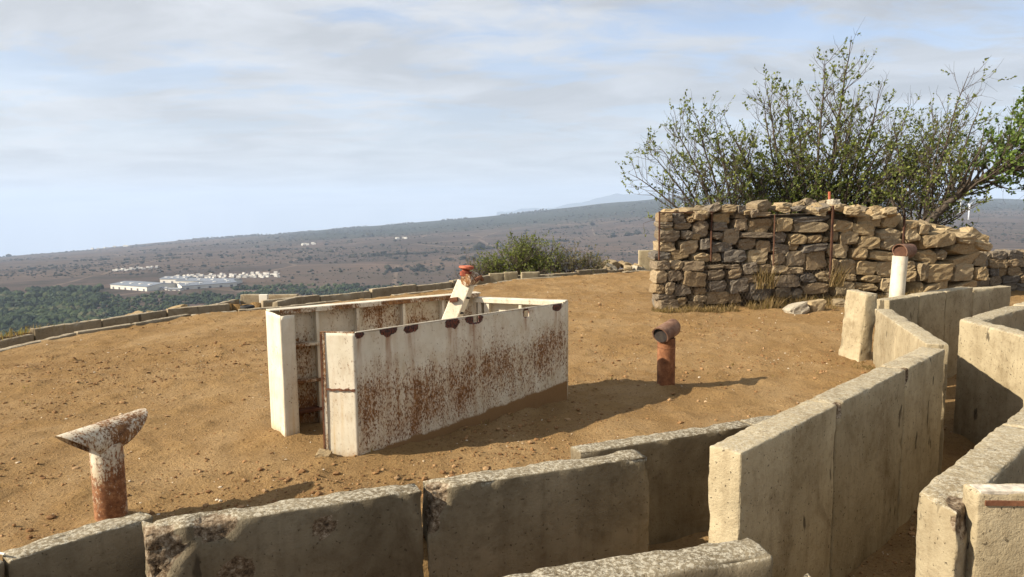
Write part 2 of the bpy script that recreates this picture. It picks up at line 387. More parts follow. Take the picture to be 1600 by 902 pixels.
_ru = np.array([-1.2,-.7198,-.5839,-.4571,-.3402,-.2502,-.1423,.0012,.0908,.1801,.2336,.36,.5,.75,1.2])
_rs = np.array([-.075,-.05936,-.04923,-.0375,-.03141,-.02529,-.0185,-.00589,.00285,.0107,.0150,.0170,.012,.004,.0])
RIDGE_Y = 6800.
def plain(x, y):
    ph = np.clip(np.arctan2(x, y), R(-50), R(50)); u = np.tan(ph); yy = np.hypot(x, y)*np.cos(ph)
    zr = np.interp(u, _ru, _rs)*RIDGE_Y
    z0 = np.interp(u, [-1, .1, .5, 1], [-150, -150, -105, -100])
    t = np.clip((yy-1500)/(RIDGE_Y-1500), 0, 1)
    z = z0 + (zr-z0)*t*(.72 + .28*t)
    over = np.maximum(yy-RIDGE_Y, 0); z = z - over*.09 - 12*(1-np.exp(-over/300))
    n = (fbm2(x/420., y/420., 4, 5)-.5)*np.clip((yy-700)/2500, .15, 1)*18 + (fbm2(x/90., y/90., 3, 9)-.5)*2.5
    return z + n
def hill(x, y):
    d = sdist(x, y, RIM)
    zh = np.where(d < .95, 0., -.05 - .46*(d-.95)) + (fbm2(x/6., y/6., 4, 3)-.5)*np.clip((d-1)*.12, 0, 5)
    zp = plain(x, y); k = 14.
    return np.where(d > 25, np.logaddexp(zh/k, zp/k)*k, np.maximum(zh, zp)), d
def ground_z(x, y, detail=True):
    z, d = hill(x, y)
    if detail:
        b = (fbm2(x*.55, y*.55, 3, 1)-.5)*.07 + (fbm2(x*2.6, y*2.6, 4, 2)-.5)*.045 + np.maximum(fbm2(x*8, y*8, 2, 4)-.53, 0)*.085
        z = z + b
    per = (d > .06) & (d < .86) & (y > 4)
    z = np.where(per, -.75 + (z*.3), z)
    ft = inpoly(x, y, FILL); z = np.where(ft, z + .38, z)
    # soil drifted against the steel lookout
    dl = np.minimum(pdist(x, y, [(-1.28,4.71),(-1.05,4.68),(.48,6.10),(-.33,6.42)], False), pdist(x, y, [(-1.69,5.13),(-1.89,5.41),(-.33,6.42)], False))
    z = z + .035*np.exp(-(dl/.13)**2)*np.clip(fbm2(x*5, y*5, 3, 15)*2-.55, 0, 1)
    tr = inpoly(x, y, TRENCH); z = np.where(tr, -.52 + (fbm2(x*3, y*3, 4, 8)-.5)*.10, z)
    return z
xs = np.arange(-8.8, 13.6, .045); ys = [-2.5]
while ys[-1] < 21.6: ys.append(ys[-1] + max(.035, .0042*max(ys[-1], 0)+ .02))
ys = np.array(ys); GX, GY = np.meshgrid(xs, ys); GZ = ground_z(GX, GY)
nx, ny = len(xs), len(ys); idx = np.arange(nx*ny).reshape(ny, nx)
Q = np.stack([idx[:-1,:-1], idx[:-1,1:], idx[1:,1:], idx[1:,:-1]], -1).reshape(-1, 4)
gr = ob('ground', mesh('ground', np.stack([GX, GY, GZ], -1).reshape(-1, 3), Q, True), M['dirt']); gr['kind'] = 'structure'
def gz(x, y): return float(ground_z(np.array([float(x)]), np.array([float(y)]))[0])

# hill, plain and ridge: one sheet out to the horizon
th = np.concatenate([np.linspace(R(-60), R(60), 620), np.linspace(R(60), R(300), 160)[1:-1]])
rr = np.concatenate([np.linspace(5, 40, 30), np.geomspace(41, 14000, 230)])
TH, RR = np.meshgrid(th, rr); TX, TY = 1.5 + RR*np.sin(TH), 6.0 + RR*np.cos(TH)
TZ, _ = hill(TX, TY)
inside = (TX > -8.75) & (TX < 13.5) & (TY > -2.4) & (TY < 21.5)
TZ = np.where(inside, TZ - 1.8, TZ)
nt_, nr_ = len(th), len(rr); idx = np.arange(nt_*nr_).reshape(nr_, nt_); nxt = np.roll(idx, -1, axis=1)
Q = np.stack([idx[:-1], nxt[:-1], nxt[1:], idx[1:]], -1).reshape(-1, 4)[:, ::-1]
tr_ = ob('terrain', mesh('terrain', np.stack([TX, TY, TZ], -1).reshape(-1, 3), Q, True), M['terrain']); tr_['kind'] = 'structure'

# faint mountain beyond the ridge
u_ = np.linspace(-.02, .32, 90); prof = np.interp(u_, [-.02,.06,.0908,.115,.126,.142,.149,.160,.18,.205,.23,.26,.32], [-.004,.002,.006,.0125,.0150,.0195,.0208,.0186,.0172,.0190,.0165,.011,-.004])
MV, MF = [], []
rows = [(18500, -.06), (20000, .35), (21200, .72), (22000, 1.), (23000, .55), (24000, -.05)]
for j, (Y_, fr) in enumerate(rows):
    for i, (uu, pr) in enumerate(zip(u_, prof)):
        hgt = (pr*22000 + 420)*max(fr, 0) - 420 + (fbm2(np.array([uu*60.]), np.array([j*1.7]), 4, 21)[0]-.5)*130*(fr > 0)
        MV.append((uu*22000, Y_, hgt))
for j in range(len(rows)-1):
    for i in range(len(u_)-1):
        a = j*len(u_)+i; MF.append((a, a+1, a+1+len(u_), a+len(u_)))
hl = ob('mountain', mesh('mountain', MV, MF, True), M['terrain']); hl['kind'] = 'structure'

# haze in the air over the plain
mt, T = new_mat('haze')
pv = T.n('ShaderNodeVolumePrincipled', {'Color': (.60,.735,.95), 'Density': .72e-4, 'Anisotropy': .0})
T.L.new(pv.outputs[0], T.n('ShaderNodeOutputMaterial').inputs['Volume']); M['haze'] = mt
hz = MB().box(-25000, 25000, -15500, 25500, -1500, 700).build('haze', mt); hz['kind'] = 'stuff'

# ================================================================ CONCRETE
def boxgrid(xs, ys, zs):
    """surface lattice of a box: verts and quads"""
    nx, ny, nz = len(xs), len(ys), len(zs); ids = {}; V = []; F = []
    def vid(i, j, k):
        key = (i, j, k)
        if key not in ids: ids[key] = len(V); V.append((xs[i], ys[j], zs[k]))
        return ids[key]
    for i in range(nx-1):
        for j in range(ny-1):
            F.append((vid(i,j,nz-1), vid(i+1,j,nz-1), vid(i+1,j+1,nz-1), vid(i,j+1,nz-1)))
            F.append((vid(i,j,0), vid(i,j+1,0), vid(i+1,j+1,0), vid(i+1,j,0)))
        for k in range(nz-1):
            F.append((vid(i,0,k), vid(i+1,0,k), vid(i+1,0,k+1), vid(i,0,k+1)))
            F.append((vid(i,ny-1,k), vid(i,ny-1,k+1), vid(i+1,ny-1,k+1), vid(i+1,ny-1,k)))
    for j in range(ny-1):
        for k in range(nz-1):
            F.append((vid(0,j,k), vid(0,j,k+1), vid(0,j+1,k+1), vid(0,j+1,k)))
            F.append((vid(nx-1,j,k), vid(nx-1,j+1,k), vid(nx-1,j+1,k+1), vid(nx-1,j,k+1)))
    return np.array(V), np.array(F)
_pn = [0]
def axis_pts(L, r, step):
    n = max(2, int(round((L-2*r)/step))); return np.unique(np.round(np.concatenate([[0, r*.3, r*.65], np.linspace(r, L-r, n+1), [L-r*.65, L-r*.3, L]]), 5))
def panel_mesh(L, th, z0, z1, r=.013, step=.03, rough=.004, wear=.05, chips=()):
    """cast slab with rounded, crumbling edges; x along, y through, z up"""
    _pn[0] += 1; sd = _pn[0]*13
    V, F = boxgrid(axis_pts(L, r, step), axis_pts(th, r, max(step, th/5)), axis_pts(z1-z0, r, step))
    S = np.array([L, th, z1-z0]); c = np.clip(V, r, S-r); d = V-c; ln = np.linalg.norm(d, axis=1, keepdims=True); n = d/np.maximum(ln, 1e-9)
    P = c + n*r
    edge = (np.abs(d) > 1e-6).sum(1) >= 2
    off = np.array([sd*3.1, sd*1.7, 0])
    disp = (fbm((P+off)*22, 3, sd)-.5)*2*rough + (fbm((P+off)*5, 3, sd+3)-.5)*rough*.6
    e = np.minimum(np.minimum(np.minimum(P[:,0], L-P[:,0]), S[2]-P[:,2]), np.minimum(P[:,1], th-P[:,1])+.004)
    near = np.exp(-np.maximum(np.partition(np.stack([np.minimum(P[:,0], L-P[:,0]), np.minimum(P[:,1], th-P[:,1]), S[2]-P[:,2]], 1), 1, axis=1)[:,1], 0)/.03)
    disp -= near*np.maximum(fbm((P+off)*7, 4, sd+5)-.5, 0)*wear*3.2*.5 + near*np.maximum(fbm((P+off)*24, 3, sd+6)-.42, 0)*.022
    chip = np.zeros(len(P))
    P2 = P + n*disp[:, None]
    for (cx, cy, cz, cr, dep) in chips:
        q = P - np.array([cx, cy, cz - z0]); dist = np.linalg.norm(q, axis=1)*(1 + .55*(fbm((P+off)*9, 3, sd+8)-.5)*2)
        w_ = np.clip(1 - (dist/cr)**2, 0, 1); ctr = S/2
        inward = (ctr - P); inward[:, 0] = np.sign(inward[:, 0])*np.where(np.minimum(P[:,0], L-P[:,0]) < .12, 1, 0); inward[:, 1] = np.sign(inward[:, 1]); inward[:, 2] = np.where(S[2]-P[:,2] < .1, -1, 0)
        inward /= np.maximum(np.linalg.norm(inward, axis=1, keepdims=True), 1e-6)
        P2 = P2 + inward*(np.sqrt(w_)*dep*(.55 + .9*fbm((P+off)*26, 3, sd+9)))[:, None]
        chip = np.maximum(chip, np.clip(w_*3, 0, 1))
    P2[:, 2] += z0
    me = mesh('panel', P2, F, True); attr(me, 'chip', chip)
    return me
def wall(name, pts, z0, z1, th, mat, label, joints=None, side=1, gap=.012, step=.03, wear=.05, chips=None, group=None, r=.013, dzs=None, part='panel', cat='wall'):
    """a run of slabs along the line p..q (front face on the line, thickness to its left when side=1)"""
    p, q = np.array(pts[0]), np.array(pts[1]); d = q-p; L = np.linalg.norm(d); d /= L; rz = math.atan2(d[1], d[0])
    js = [0] + list(joints or []) + [L]
    root = empty(name, (p[0], p[1], 0), rz); tag(root, label, cat, group)
    for i in range(len(js)-1):
        a, b = js[i] + (gap/2 if i else 0), js[i+1] - (gap/2 if i < len(js)-2 else 0); dz = (dzs[i] if dzs else 0)
        me = panel_mesh(b-a, th, z0, z1+dz, r, step, wear=wear, chips=(chips or {}).get(i, ()))
        o = ob(part, me, M[mat], root, loc=(a, 0 if side > 0 else -th, 0))
    return root
FZ = -.62
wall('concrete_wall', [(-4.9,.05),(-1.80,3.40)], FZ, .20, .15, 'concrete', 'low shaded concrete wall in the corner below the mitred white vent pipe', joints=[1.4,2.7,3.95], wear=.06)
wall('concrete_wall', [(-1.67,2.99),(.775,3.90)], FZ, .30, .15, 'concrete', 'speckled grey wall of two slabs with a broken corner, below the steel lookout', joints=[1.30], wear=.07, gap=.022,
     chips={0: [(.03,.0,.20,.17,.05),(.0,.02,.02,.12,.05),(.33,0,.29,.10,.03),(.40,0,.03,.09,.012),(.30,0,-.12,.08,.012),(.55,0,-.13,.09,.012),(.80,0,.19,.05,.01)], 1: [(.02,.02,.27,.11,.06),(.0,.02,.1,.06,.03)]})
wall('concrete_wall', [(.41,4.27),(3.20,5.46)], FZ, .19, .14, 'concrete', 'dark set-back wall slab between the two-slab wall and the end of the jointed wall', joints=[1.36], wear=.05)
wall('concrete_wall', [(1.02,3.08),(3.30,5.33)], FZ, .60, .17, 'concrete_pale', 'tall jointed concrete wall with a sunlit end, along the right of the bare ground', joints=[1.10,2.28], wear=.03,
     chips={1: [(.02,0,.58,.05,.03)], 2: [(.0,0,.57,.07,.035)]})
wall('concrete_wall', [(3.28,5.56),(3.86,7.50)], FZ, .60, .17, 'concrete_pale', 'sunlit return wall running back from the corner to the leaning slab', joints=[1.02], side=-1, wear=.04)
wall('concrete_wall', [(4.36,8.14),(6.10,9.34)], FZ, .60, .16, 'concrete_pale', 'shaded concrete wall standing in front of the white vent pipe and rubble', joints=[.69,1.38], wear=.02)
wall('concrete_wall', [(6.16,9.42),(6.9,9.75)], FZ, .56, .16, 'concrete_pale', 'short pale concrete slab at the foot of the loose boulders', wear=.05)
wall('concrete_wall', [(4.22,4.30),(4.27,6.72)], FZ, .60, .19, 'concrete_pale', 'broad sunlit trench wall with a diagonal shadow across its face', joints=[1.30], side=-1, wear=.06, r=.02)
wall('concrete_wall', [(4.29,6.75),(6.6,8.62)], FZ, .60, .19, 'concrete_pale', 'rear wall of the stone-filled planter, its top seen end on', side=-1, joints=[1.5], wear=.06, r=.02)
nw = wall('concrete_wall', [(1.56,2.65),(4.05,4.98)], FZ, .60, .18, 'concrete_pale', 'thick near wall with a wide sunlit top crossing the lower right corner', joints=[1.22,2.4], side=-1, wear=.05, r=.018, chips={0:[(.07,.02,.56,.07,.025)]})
for v_ in nw.children[0].data.vertices:        # its end is cut off square to the trench, not to the wall
    v_.co.x -= .66*(.18-v_.co.y)*(1-v_.co.x/1.22)
wall('concrete_wall', [(1.675,2.472),(3.0,2.42)], FZ, .66, .10, 'concrete_pale', 'concrete slab with a white painted rim and a strip of rust, in the lower right corner', wear=.02, joints=[.95])
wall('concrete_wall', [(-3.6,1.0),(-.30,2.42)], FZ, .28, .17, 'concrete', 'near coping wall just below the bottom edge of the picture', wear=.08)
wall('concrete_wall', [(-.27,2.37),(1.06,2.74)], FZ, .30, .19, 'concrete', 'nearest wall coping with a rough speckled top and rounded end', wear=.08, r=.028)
wall('concrete_wall', [(1.075,2.55),(1.16,2.55)], FZ, .27, .12, 'concrete_pale', 'little broken concrete stub at the end of the nearest coping', wear=.2, step=.015, r=.012, chips={0:[(.04,.0,.27,.03,.03)]})
# painted rim with rust on the corner slab
rim = empty('rim_strip', (1.675,2.472,0), math.atan2(-.055,1.345)); tag(rim, 'rusty iron strip under the white painted rim of the corner slab', 'iron strip')
MB().box(.030,1.2,-.004,.012,.612,.630).build('iron_bar', M['rust'], rim)
MB().box(.014,1.2,.004,.070,.652,.6635).build('paint_coat', M['white_red'], rim)
# leaning slab
ls = empty('leaning_slab', (3.74,7.56,0), R(12)); tag(ls, 'narrow concrete slab leaning on end where the return wall stops', 'slab')
ob('panel', panel_mesh(.155,.34,-.1,.76,.014,.025,wear=.06), M['concrete_pale'], ls, rot=(R(2),R(3.5),0))

# ---- perimeter trench: kerb along its near edge, slab wall along its far edge
def resample(pl, rng, lo, hi):
    out = []
    for (a, b) in zip(pl[:-1], pl[1:]):
        a, b = np.array(a), np.array(b); L = np.linalg.norm(b-a); n = max(1, int(round(L/((lo+hi)/2)))); out += [(a+(b-a)*i/n, a+(b-a)*(i+1)/n) for i in range(n)]
    return out
rng = np.random.default_rng(4)
kb = empty('kerb'); kb['kind'] = 'structure'
for a, b in resample(LIP[:13], rng, .8, 1.5):
    d = b-a; L = np.linalg.norm(d); rz = math.atan2(d[1], d[0])
    ob('kerb_block', panel_mesh(L-.015, .12, -.8, .015+rng.uniform(-.015,.025), .014, .06, wear=.05), M['concrete_kerb'], kb, loc=(a[0],a[1],0), rot=(0,0,rz+rng.normal(0,.008)))
def offs(pl, dist):
    out = []
    for i in range(len(pl)):
        a = np.array(pl[max(i-1,0)]); b = np.array(pl[min(i+1,len(pl)-1)]); d = (b-a)/np.linalg.norm(b-a); out.append(np.array(pl[i]) + dist*np.array([-d[1], d[0]]))
    return out
OUT = offs(LIP, .80)
def run(i0, i1, label, top, sub=1.3):
    root = empty('trench_wall', (OUT[i0][0], OUT[i0][1], 0)); tag(root, label, 'wall', 'outer slab walls of the perimeter trench')
    for a, b in resample(OUT[i0:i1+1], rng, .9, 1.5):
        d = b-a; L = np.linalg.norm(d); rz = math.atan2(d[1], d[0])
        ob('panel', panel_mesh(L-.02, .13, -.85, top+rng.uniform(-.03,.04), .014, .06, wear=.07), M['concrete_kerb'], root, loc=(a[0]-OUT[i0][0],a[1]-OUT[i0][1],0), rot=(0,0,rz+rng.normal(0,.01)))
run(0, 2, 'trench edge wall at the far left, below the green wood', .0)
run(2, 5, 'trench edge wall running up to the bay with the white box', .02)
run(6, 9, 'trench edge wall passing behind the white steel lookout', .05)
run(9, 12, 'trench edge wall in front of the olive bush', .03)
bay = empty('trench_bay'); tag(bay, 'small concrete bay of the perimeter trench with a sunlit corner', 'wall')
for (a, b, t) in (((-5.45,12.75),(-5.30,13.75),.02),((-5.30,13.75),(-4.15,13.65),.10),((-4.15,13.65),(-4.35,12.75),.08)):
    a, b = np.array(a), np.array(b); d = b-a
    ob('panel', panel_mesh(np.linalg.norm(d)-.01,.12,-.85,t,.014,.06,wear=.06), M['concrete_kerb'], bay, loc=(a[0],a[1],0), rot=(0,0,math.atan2(d[1],d[0])))
bx = empty('junction_box', (-4.74,13.48,0)); tag(bx, 'small white box on a post in the concrete trench bay', 'box')
MB().box(-.08,.08,-.04,.04,-.10,.13).build('case', M['white_plastic'], bx, bevel=.006)
MB().box(-.012,.012,-.012,.012,-.8,-.10).build('post', M['black_iron'], bx)
ty = empty('rubber_tyre', (-4.62,12.30,.03)); tag(ty, 'black rubber tyre lying at the trench edge beside the white box', 'tyre')
tv, tf = [], []
for i in range(20):
    for j in range(8):
        a, b = 2*math.pi*i/20, 2*math.pi*j/8; rr_ = .09+.035*math.cos(b); tv.append((rr_*math.cos(a), rr_*math.sin(a), .03*math.sin(b)+.02))
        tf.append((i*8+j, ((i+1)%20)*8+j, ((i+1)%20)*8+(j+1)%8, i*8+(j+1)%8))
ob('tread', mesh('tread', tv, tf, True), M['tyre'], ty)
pr = empty('concrete_post', (3.5,19.55,0)); tag(pr, 'square concrete sentry slabs standing beside the end of the stone gabion', 'slab')
for (x0, x1, y0, t) in ((0,.46,.0,.52),(.52,.80,-.12,.50)):
    ob('panel', panel_mesh(x1-x0,.12,-.75,t,.014,.05,wear=.04), M['concrete_pale'], pr, loc=(x0,y0,0))
hb = empty('trench_bay', (-.55,17.35,0), R(12)); tag(hb, 'short sunlit concrete slabs of the trench behind the instrument post', 'wall')
for x0, x1, y0 in ((.0,.38,0),(.42,.78,.25),(.82,1.3,.05)):
    ob('panel', panel_mesh(x1-x0,.12,-.8,.13,.014,.06,wear=.05), M['concrete_pale'], hb, loc=(x0,y0,0))

# ================================================================ STEEL LOOKOUT
lk = empty('steel_lookout', (-1.05,4.68,0)); tag(lk, 'white painted steel lookout shelter with a rust-streaked front sheet on bare earth', 'shelter')
def sheet(name, p, q, z0, z1, mat, parent, origin=(-1.05,4.68), step=.03, th=.008, dent=.006, holes=(), notches=(), tilt=0.):
    p, q = np.array(p, float), np.array(q, float); d = q-p; L = np.linalg.norm(d); nx, nz = int(L/step)+1, int((z1-z0)/step)+1
    X, Z = np.meshgrid(np.linspace(0, L, nx+1), np.linspace(z0, z1, nz+1)); sd = int(L*1000) % 97
    Y = (fbm2(X*2.2, Z*2.2, 3, sd)-.5)*dent*2 + (fbm2(X*9, Z*9, 2, sd+1)-.5)*dent*.5
    top = (Z > z1-.004); Zt = Z + top*(fbm2(X*14, Z*0, 3, sd+2)-.55)*.012
    chip = np.zeros_like(X); hole = np.zeros_like(X)
    for (a, b, ra, rb) in notches:
        e = (((X-a)/ra)**2 + ((Z-b)/rb)**2)*(.25 + 1.5*fbm2(X*22+a*9, Z*22, 3, 77)); chip = np.maximum(chip, np.clip(1.5-e, 0, 1))
    runs = np.zeros_like(X)
    for (a, b, ra, rb) in notches:
        runs = np.maximum(runs, np.exp(-((X-a-.01*np.sin(Z*30))/(ra*.6))**2)*(Z < b)*np.exp(-(b-Z)/(.10+ra*2.2)))
    for (a, b, ra) in holes:
        hole = np.maximum(hole, ((X-a)**2 + (Z-b)**2) < ra*ra*(.6+.8*fbm2(X*30, Z*30, 2, 5)))
    idx = np.arange(X.size).reshape(X.shape); F = np.stack([idx[:-1,:-1], idx[:-1,1:], idx[1:,1:], idx[1:,:-1]], -1).reshape(-1, 4)
    if len(holes): hf = hole.ravel()[F].max(1) > 0; F = F[~hf]
    me = mesh(name, np.stack([X, Y, Zt], -1).reshape(-1, 3), F, True); attr(me, 'chip', chip.ravel()); attr(me, 'run', runs.ravel())
    o = ob(name, me, M[mat], parent, loc=(p[0]-origin[0], p[1]-origin[1], 0), rot=(0, 0, math.atan2(d[1], d[0])))
    md = o.modifiers.new('thick', 'SOLIDIFY'); md.thickness = th; md.offset = 0
    return o
A_, A2, B_, C_, D_, D2 = (-1.05,4.68), (-1.28,4.715), (.48,6.10), (-.33,6.42), (-1.69,5.13), (-1.89,5.41)
NOT = [(.26,.875,.075,.035),(.45,.87,.06,.038),(.82,.865,.075,.04),(1.03,.865,.085,.045),(1.59,.855,.035,.045),(1.95,.865,.06,.035),(.03,.88,.04,.03)]
sheet('front_sheet', A_, B_, -.08, .89, 'steel_front', lk, step=.018, dent=.010, holes=[(1.59,.845,.022),(1.05,.862,.022)], notches=NOT)
sheet('end_sheet', A2, A_, -.08, .89, 'steel_light', lk, step=.025, dent=.004)
def rel(p, z=0.): return (p[0]+1.05, p[1]-4.68, z)
MB().bar(rel(A2,-.05), rel((A2[0]+.004,A2[1]),.895), .028, .03).build('edge_angle', M['steel_mid'], lk)
MB().bar(rel((A2[0]-.012,A2[1]-.012),-.05), rel((A2[0]-.006,A2[1]-.012),.88), .008, .012).build('edge_rod', M['rust'], lk)
ej = MB()                                     # torn weld seam across the end sheet
e0, e1 = np.array(A2), np.array(A_)
for i in range(9):
    t0, t1 = .06+i*.1, .06+(i+1)*.1; a = e0+(e1-e0)*t0; b = e0+(e1-e0)*t1
    ej.bar(rel((a[0]-.003,a[1]-.008), .50+.004*math.sin(i*2.1)), rel((b[0]-.003,b[1]-.008), .50+.004*math.sin((i+1)*2.1)), .010, .012+.005*math.sin(i*3.3))
ej.build('weld_seam', M['rust'], lk)
def on(p, q, t, off=0.):
    p, q = np.array(p), np.array(q); d = q-p; d = d/np.linalg.norm(d); return p + (q-p)*t + off*np.array([d[1], -d[0]])   # off: towards the camera side
def strip(name, p, q, t0, t1, z, w_, h_, mat, off=0.):
    a, b = on(p, q, t0, off), on(p, q, t1, off); MB().bar(rel(a, z), rel(b, z), w_, h_).build(name, M[mat], lk, bevel=.003)
def upright(name, p, q, t, z0, z1, w_, mat, off=.04, dep=.05):
    a = on(p, q, t, off); d = np.array(q)-np.array(p); up = (d[0], d[1], 0)
    MB().bar(rel(a, z0), rel(a, z1), dep, w_, up=up).build(name, M[mat], lk, bevel=.002)
# top edging of the front sheet
strip('top_edge', A_, B_, 0, 1, .892, .012, .008, 'steel_light'); strip('top_edge', A2, A_, 0, .98, .892, .014, .008, 'steel_mid')
# rear-left wall
sheet('rear_sheet', D2, C_, -.08, .945, 'steel_inner', lk, step=.03)
sheet('rear_end_sheet', D2, D_, -.06, .945, 'steel_light', lk, step=.03, dent=.003)
sheet('end_flange', D_, on(D_, on(D2, C_, .1, .33), .6), -.06, .94, 'steel_light', lk, step=.03, dent=.002)
strip('top_flange', D2, C_, .0, 1, .952, .10, .010, 'steel_light', .045); strip('top_flange', D2, C_, .04, .99, .935, .008, .035, 'steel_mid', .097)
for t in (.20, .38, .60, .80): upright('rib', D2, C_, t, -.02, .94, .022, 'steel_light', .045, .06)
for z in (.66, .37, .13): strip('shelf_rail', D2, C_, .03, .97, z, .085, .022, 'steel_mid' if z > .3 else 'rust', .05)
# rear-right wall
sheet('rear_sheet', C_, B_, -.08, .90, 'steel_light', lk, step=.03)
strip('top_flange', C_, B_, .0, 1, .905, .075, .012, 'steel_light', .033); strip('top_flange', C_, B_, .02, .98, .886, .008, .04, 'steel_light', .07)
for t, w_ in ((.07,.035),(.15,.05),(.52,.028),(.80,.025)): upright('rib', C_, B_, t, -.02, .88, w_, 'steel_light', .035, .055)
upright('corner_post', C_, B_, .0, -.05, .93, .05, 'steel_light', .02, .05)
# crumbled lump at the foot of the end sheet
def stone_mesh(seed, n=5, blocky=6., amp=.1, cuts=8):
    g = np.linspace(-1, 1, n+1); V, F = boxgrid(g, g, g); r0 = np.random.default_rng(seed); k = blocky
    V = V + (np.abs(V) < .99)*r0.uniform(-.14, .14, V.shape)
    q = V/((np.abs(V)**k).sum(1)**(1/k))[:, None]
    for _ in range(cuts):                                    # split faces: flat breaks across the corners
        d = r0.choice([-1., 1.], 3)*r0.uniform(.05, 1., 3)*np.array([1., .55, 1.]); d /= np.linalg.norm(d); s = q@d; h = r0.uniform(.80, .96)*s.max(); q = q - np.maximum(s-h, 0)[:, None]*d
    q *= (1 + amp*(fbm(q*1.6+seed*7.7, 3, seed)-.5)*2)[:, None]
    q += r0.normal(0, .034, q.shape); q *= (1 + .06*(fbm(q*3.9+seed*1.7, 2, seed+5)-.5)*2)[:, None]
    mn, mx = q.min(0), q.max(0); q = (q-(mn+mx)/2)/(mx-mn)
    return mesh('stone', q, F, False)
STONES = {}
def stone_var(mat):
    if mat not in STONES:
        STONES[mat] = []
        for i in range(16):
            me = stone_mesh(i*3+len(STONES)*101, 5, [14.,20.,30.,40.][i%4], .055, 7+i%5); me.materials.append(M[mat]); STONES[mat].append(me)
    return STONES[mat]
_srng = np.random.default_rng(11)
def stone(parent, loc, size, mat='stone', name='stone', tilt=.12, rz=None):
    L = stone_var(mat); me = L[_srng.integers(len(L))]
    o = bpy.data.objects.new(name, me); COL.objects.link(o); o.parent = parent; o.location = loc
    o.scale = size; o.rotation_euler = (_srng.normal(0, tilt), _srng.normal(0, tilt), rz if rz is not None else _srng.normal(0, tilt)); return o
o = stone(None, (-1.285,4.645,.045), (.10,.09,.09), 'stone_ochre', 'earth_lump'); tag(o, 'dark lump of earth at the foot of the lookout end sheet', 'lump')

# ---- instrument post inside the lookout
ip = empty('instrument_post', (-.66,5.72,0)); tag(ip, 'slanted white box-section post with a rusty red swivel head', 'post')
p0, p1 = Vector((-.05,-.02,.30)), Vector((.290,.03,1.11))
ax = (p1-p0).normalized()
MB().bar(p0, p1, .125, .11, up=(-.35,-1,0)).build('beam', M['steel_light'], ip, bevel=.008)
bl = None
for t in (.55,.70,.85): 
    c = p0 + (p1-p0)*t; MB().tube([c+Vector((.05,-.045,0)), c+Vector((.078,-.052,0))], .009, 6).build('bolt', M['black_iron'], ip)
bk = MB().bar(p0+(p1-p0)*.83+Vector((-.075,-.055,0)), p0+(p1-p0)*.83+Vector((-.01,-.070,.01)), .03, .035); bk.build('latch', M['rust'], ip)
gs = MB(); gs.add([(.10,-.04,.80),(.23,-.03,.55),(.02,-.04,.55),(.10,-.03,.80),(.23,-.02,.55),(.02,-.03,.55)], [(0,1,2),(5,4,3),(0,3,4,1),(1,4,5,2),(2,5,3,0)]); gs.build('gusset', M['steel_mid'], ip)
sw = MB().tube([(.29,-.055,1.135),(.36,.06,1.145)], .052, 14); sw.build('swivel_drum', M['steel_mid'], ip, smooth=False, bevel=.006)
MB().tube([(.358,.055,1.145),(.372,.078,1.146)], .042, 12).build('drum_cap', M['black_iron'], ip)
MB().tube([(.37,-.064,1.135),(.41,-.03,1.16),(.42,.02,1.13)], .016, 6).build('clamp', M['rust'], ip)
MB().tube([(.285,-.01,1.10),(.287,-.01,1.16),(.288,-.01,1.17),(.290,-.01,1.20),(.29,-.01,1.205),(.293,-.01,1.225)], [.034,.034,.048,.048,.03,.03], 12).build('neck', M['rust_red'], ip)
MB().tube([(.293,-.01,1.222),(.294,-.01,1.232),(.295,-.01,1.246),(.295,-.01,1.25)], [.050,.062,.058,.03], 16).build('head_plate', M['rust_red'], ip)

# ================================================================ VENT PIPES
def ring_pipe(mb, p, q, r, k=22, cut0=0., cut1=0., inner=.012, bevdir=(0,0,1)):
    """hollow pipe from p to q; cut leans the end faces along bevdir (mitre)"""
    p, q = Vector(p), Vector(q); d = (q-p).normalized(); a = d.cross(Vector((0,0,1)));
    if a.length < 1e-3: a = Vector((1,0,0))
    a.normalize(); b = a.cross(d).normalized(); bd = Vector(bevdir)
    b0 = len(mb.V)
    for (c, cut) in ((p, cut0), (q, cut1)):
        for rad in (r, r-inner):
            for j in range(k):
                t = 2*math.pi*j/k; o_ = (a*math.cos(t) + b*math.sin(t))*rad; mb.V.append(tuple(c + o_ + d*(o_.dot(bd)*cut)))
    for j in range(k):
        j2 = (j+1) % k; f = lambda s, j_: b0 + s*k + j_
        mb.F += [(f(0,j),f(0,j2),f(2,j2),f(2,j)), (f(1,j2),f(1,j),f(3,j),f(3,j2)), (f(0,j2),f(0,j),f(1,j),f(1,j2)), (f(2,j),f(2,j2),f(3,j2),f(3,j))]
    return mb
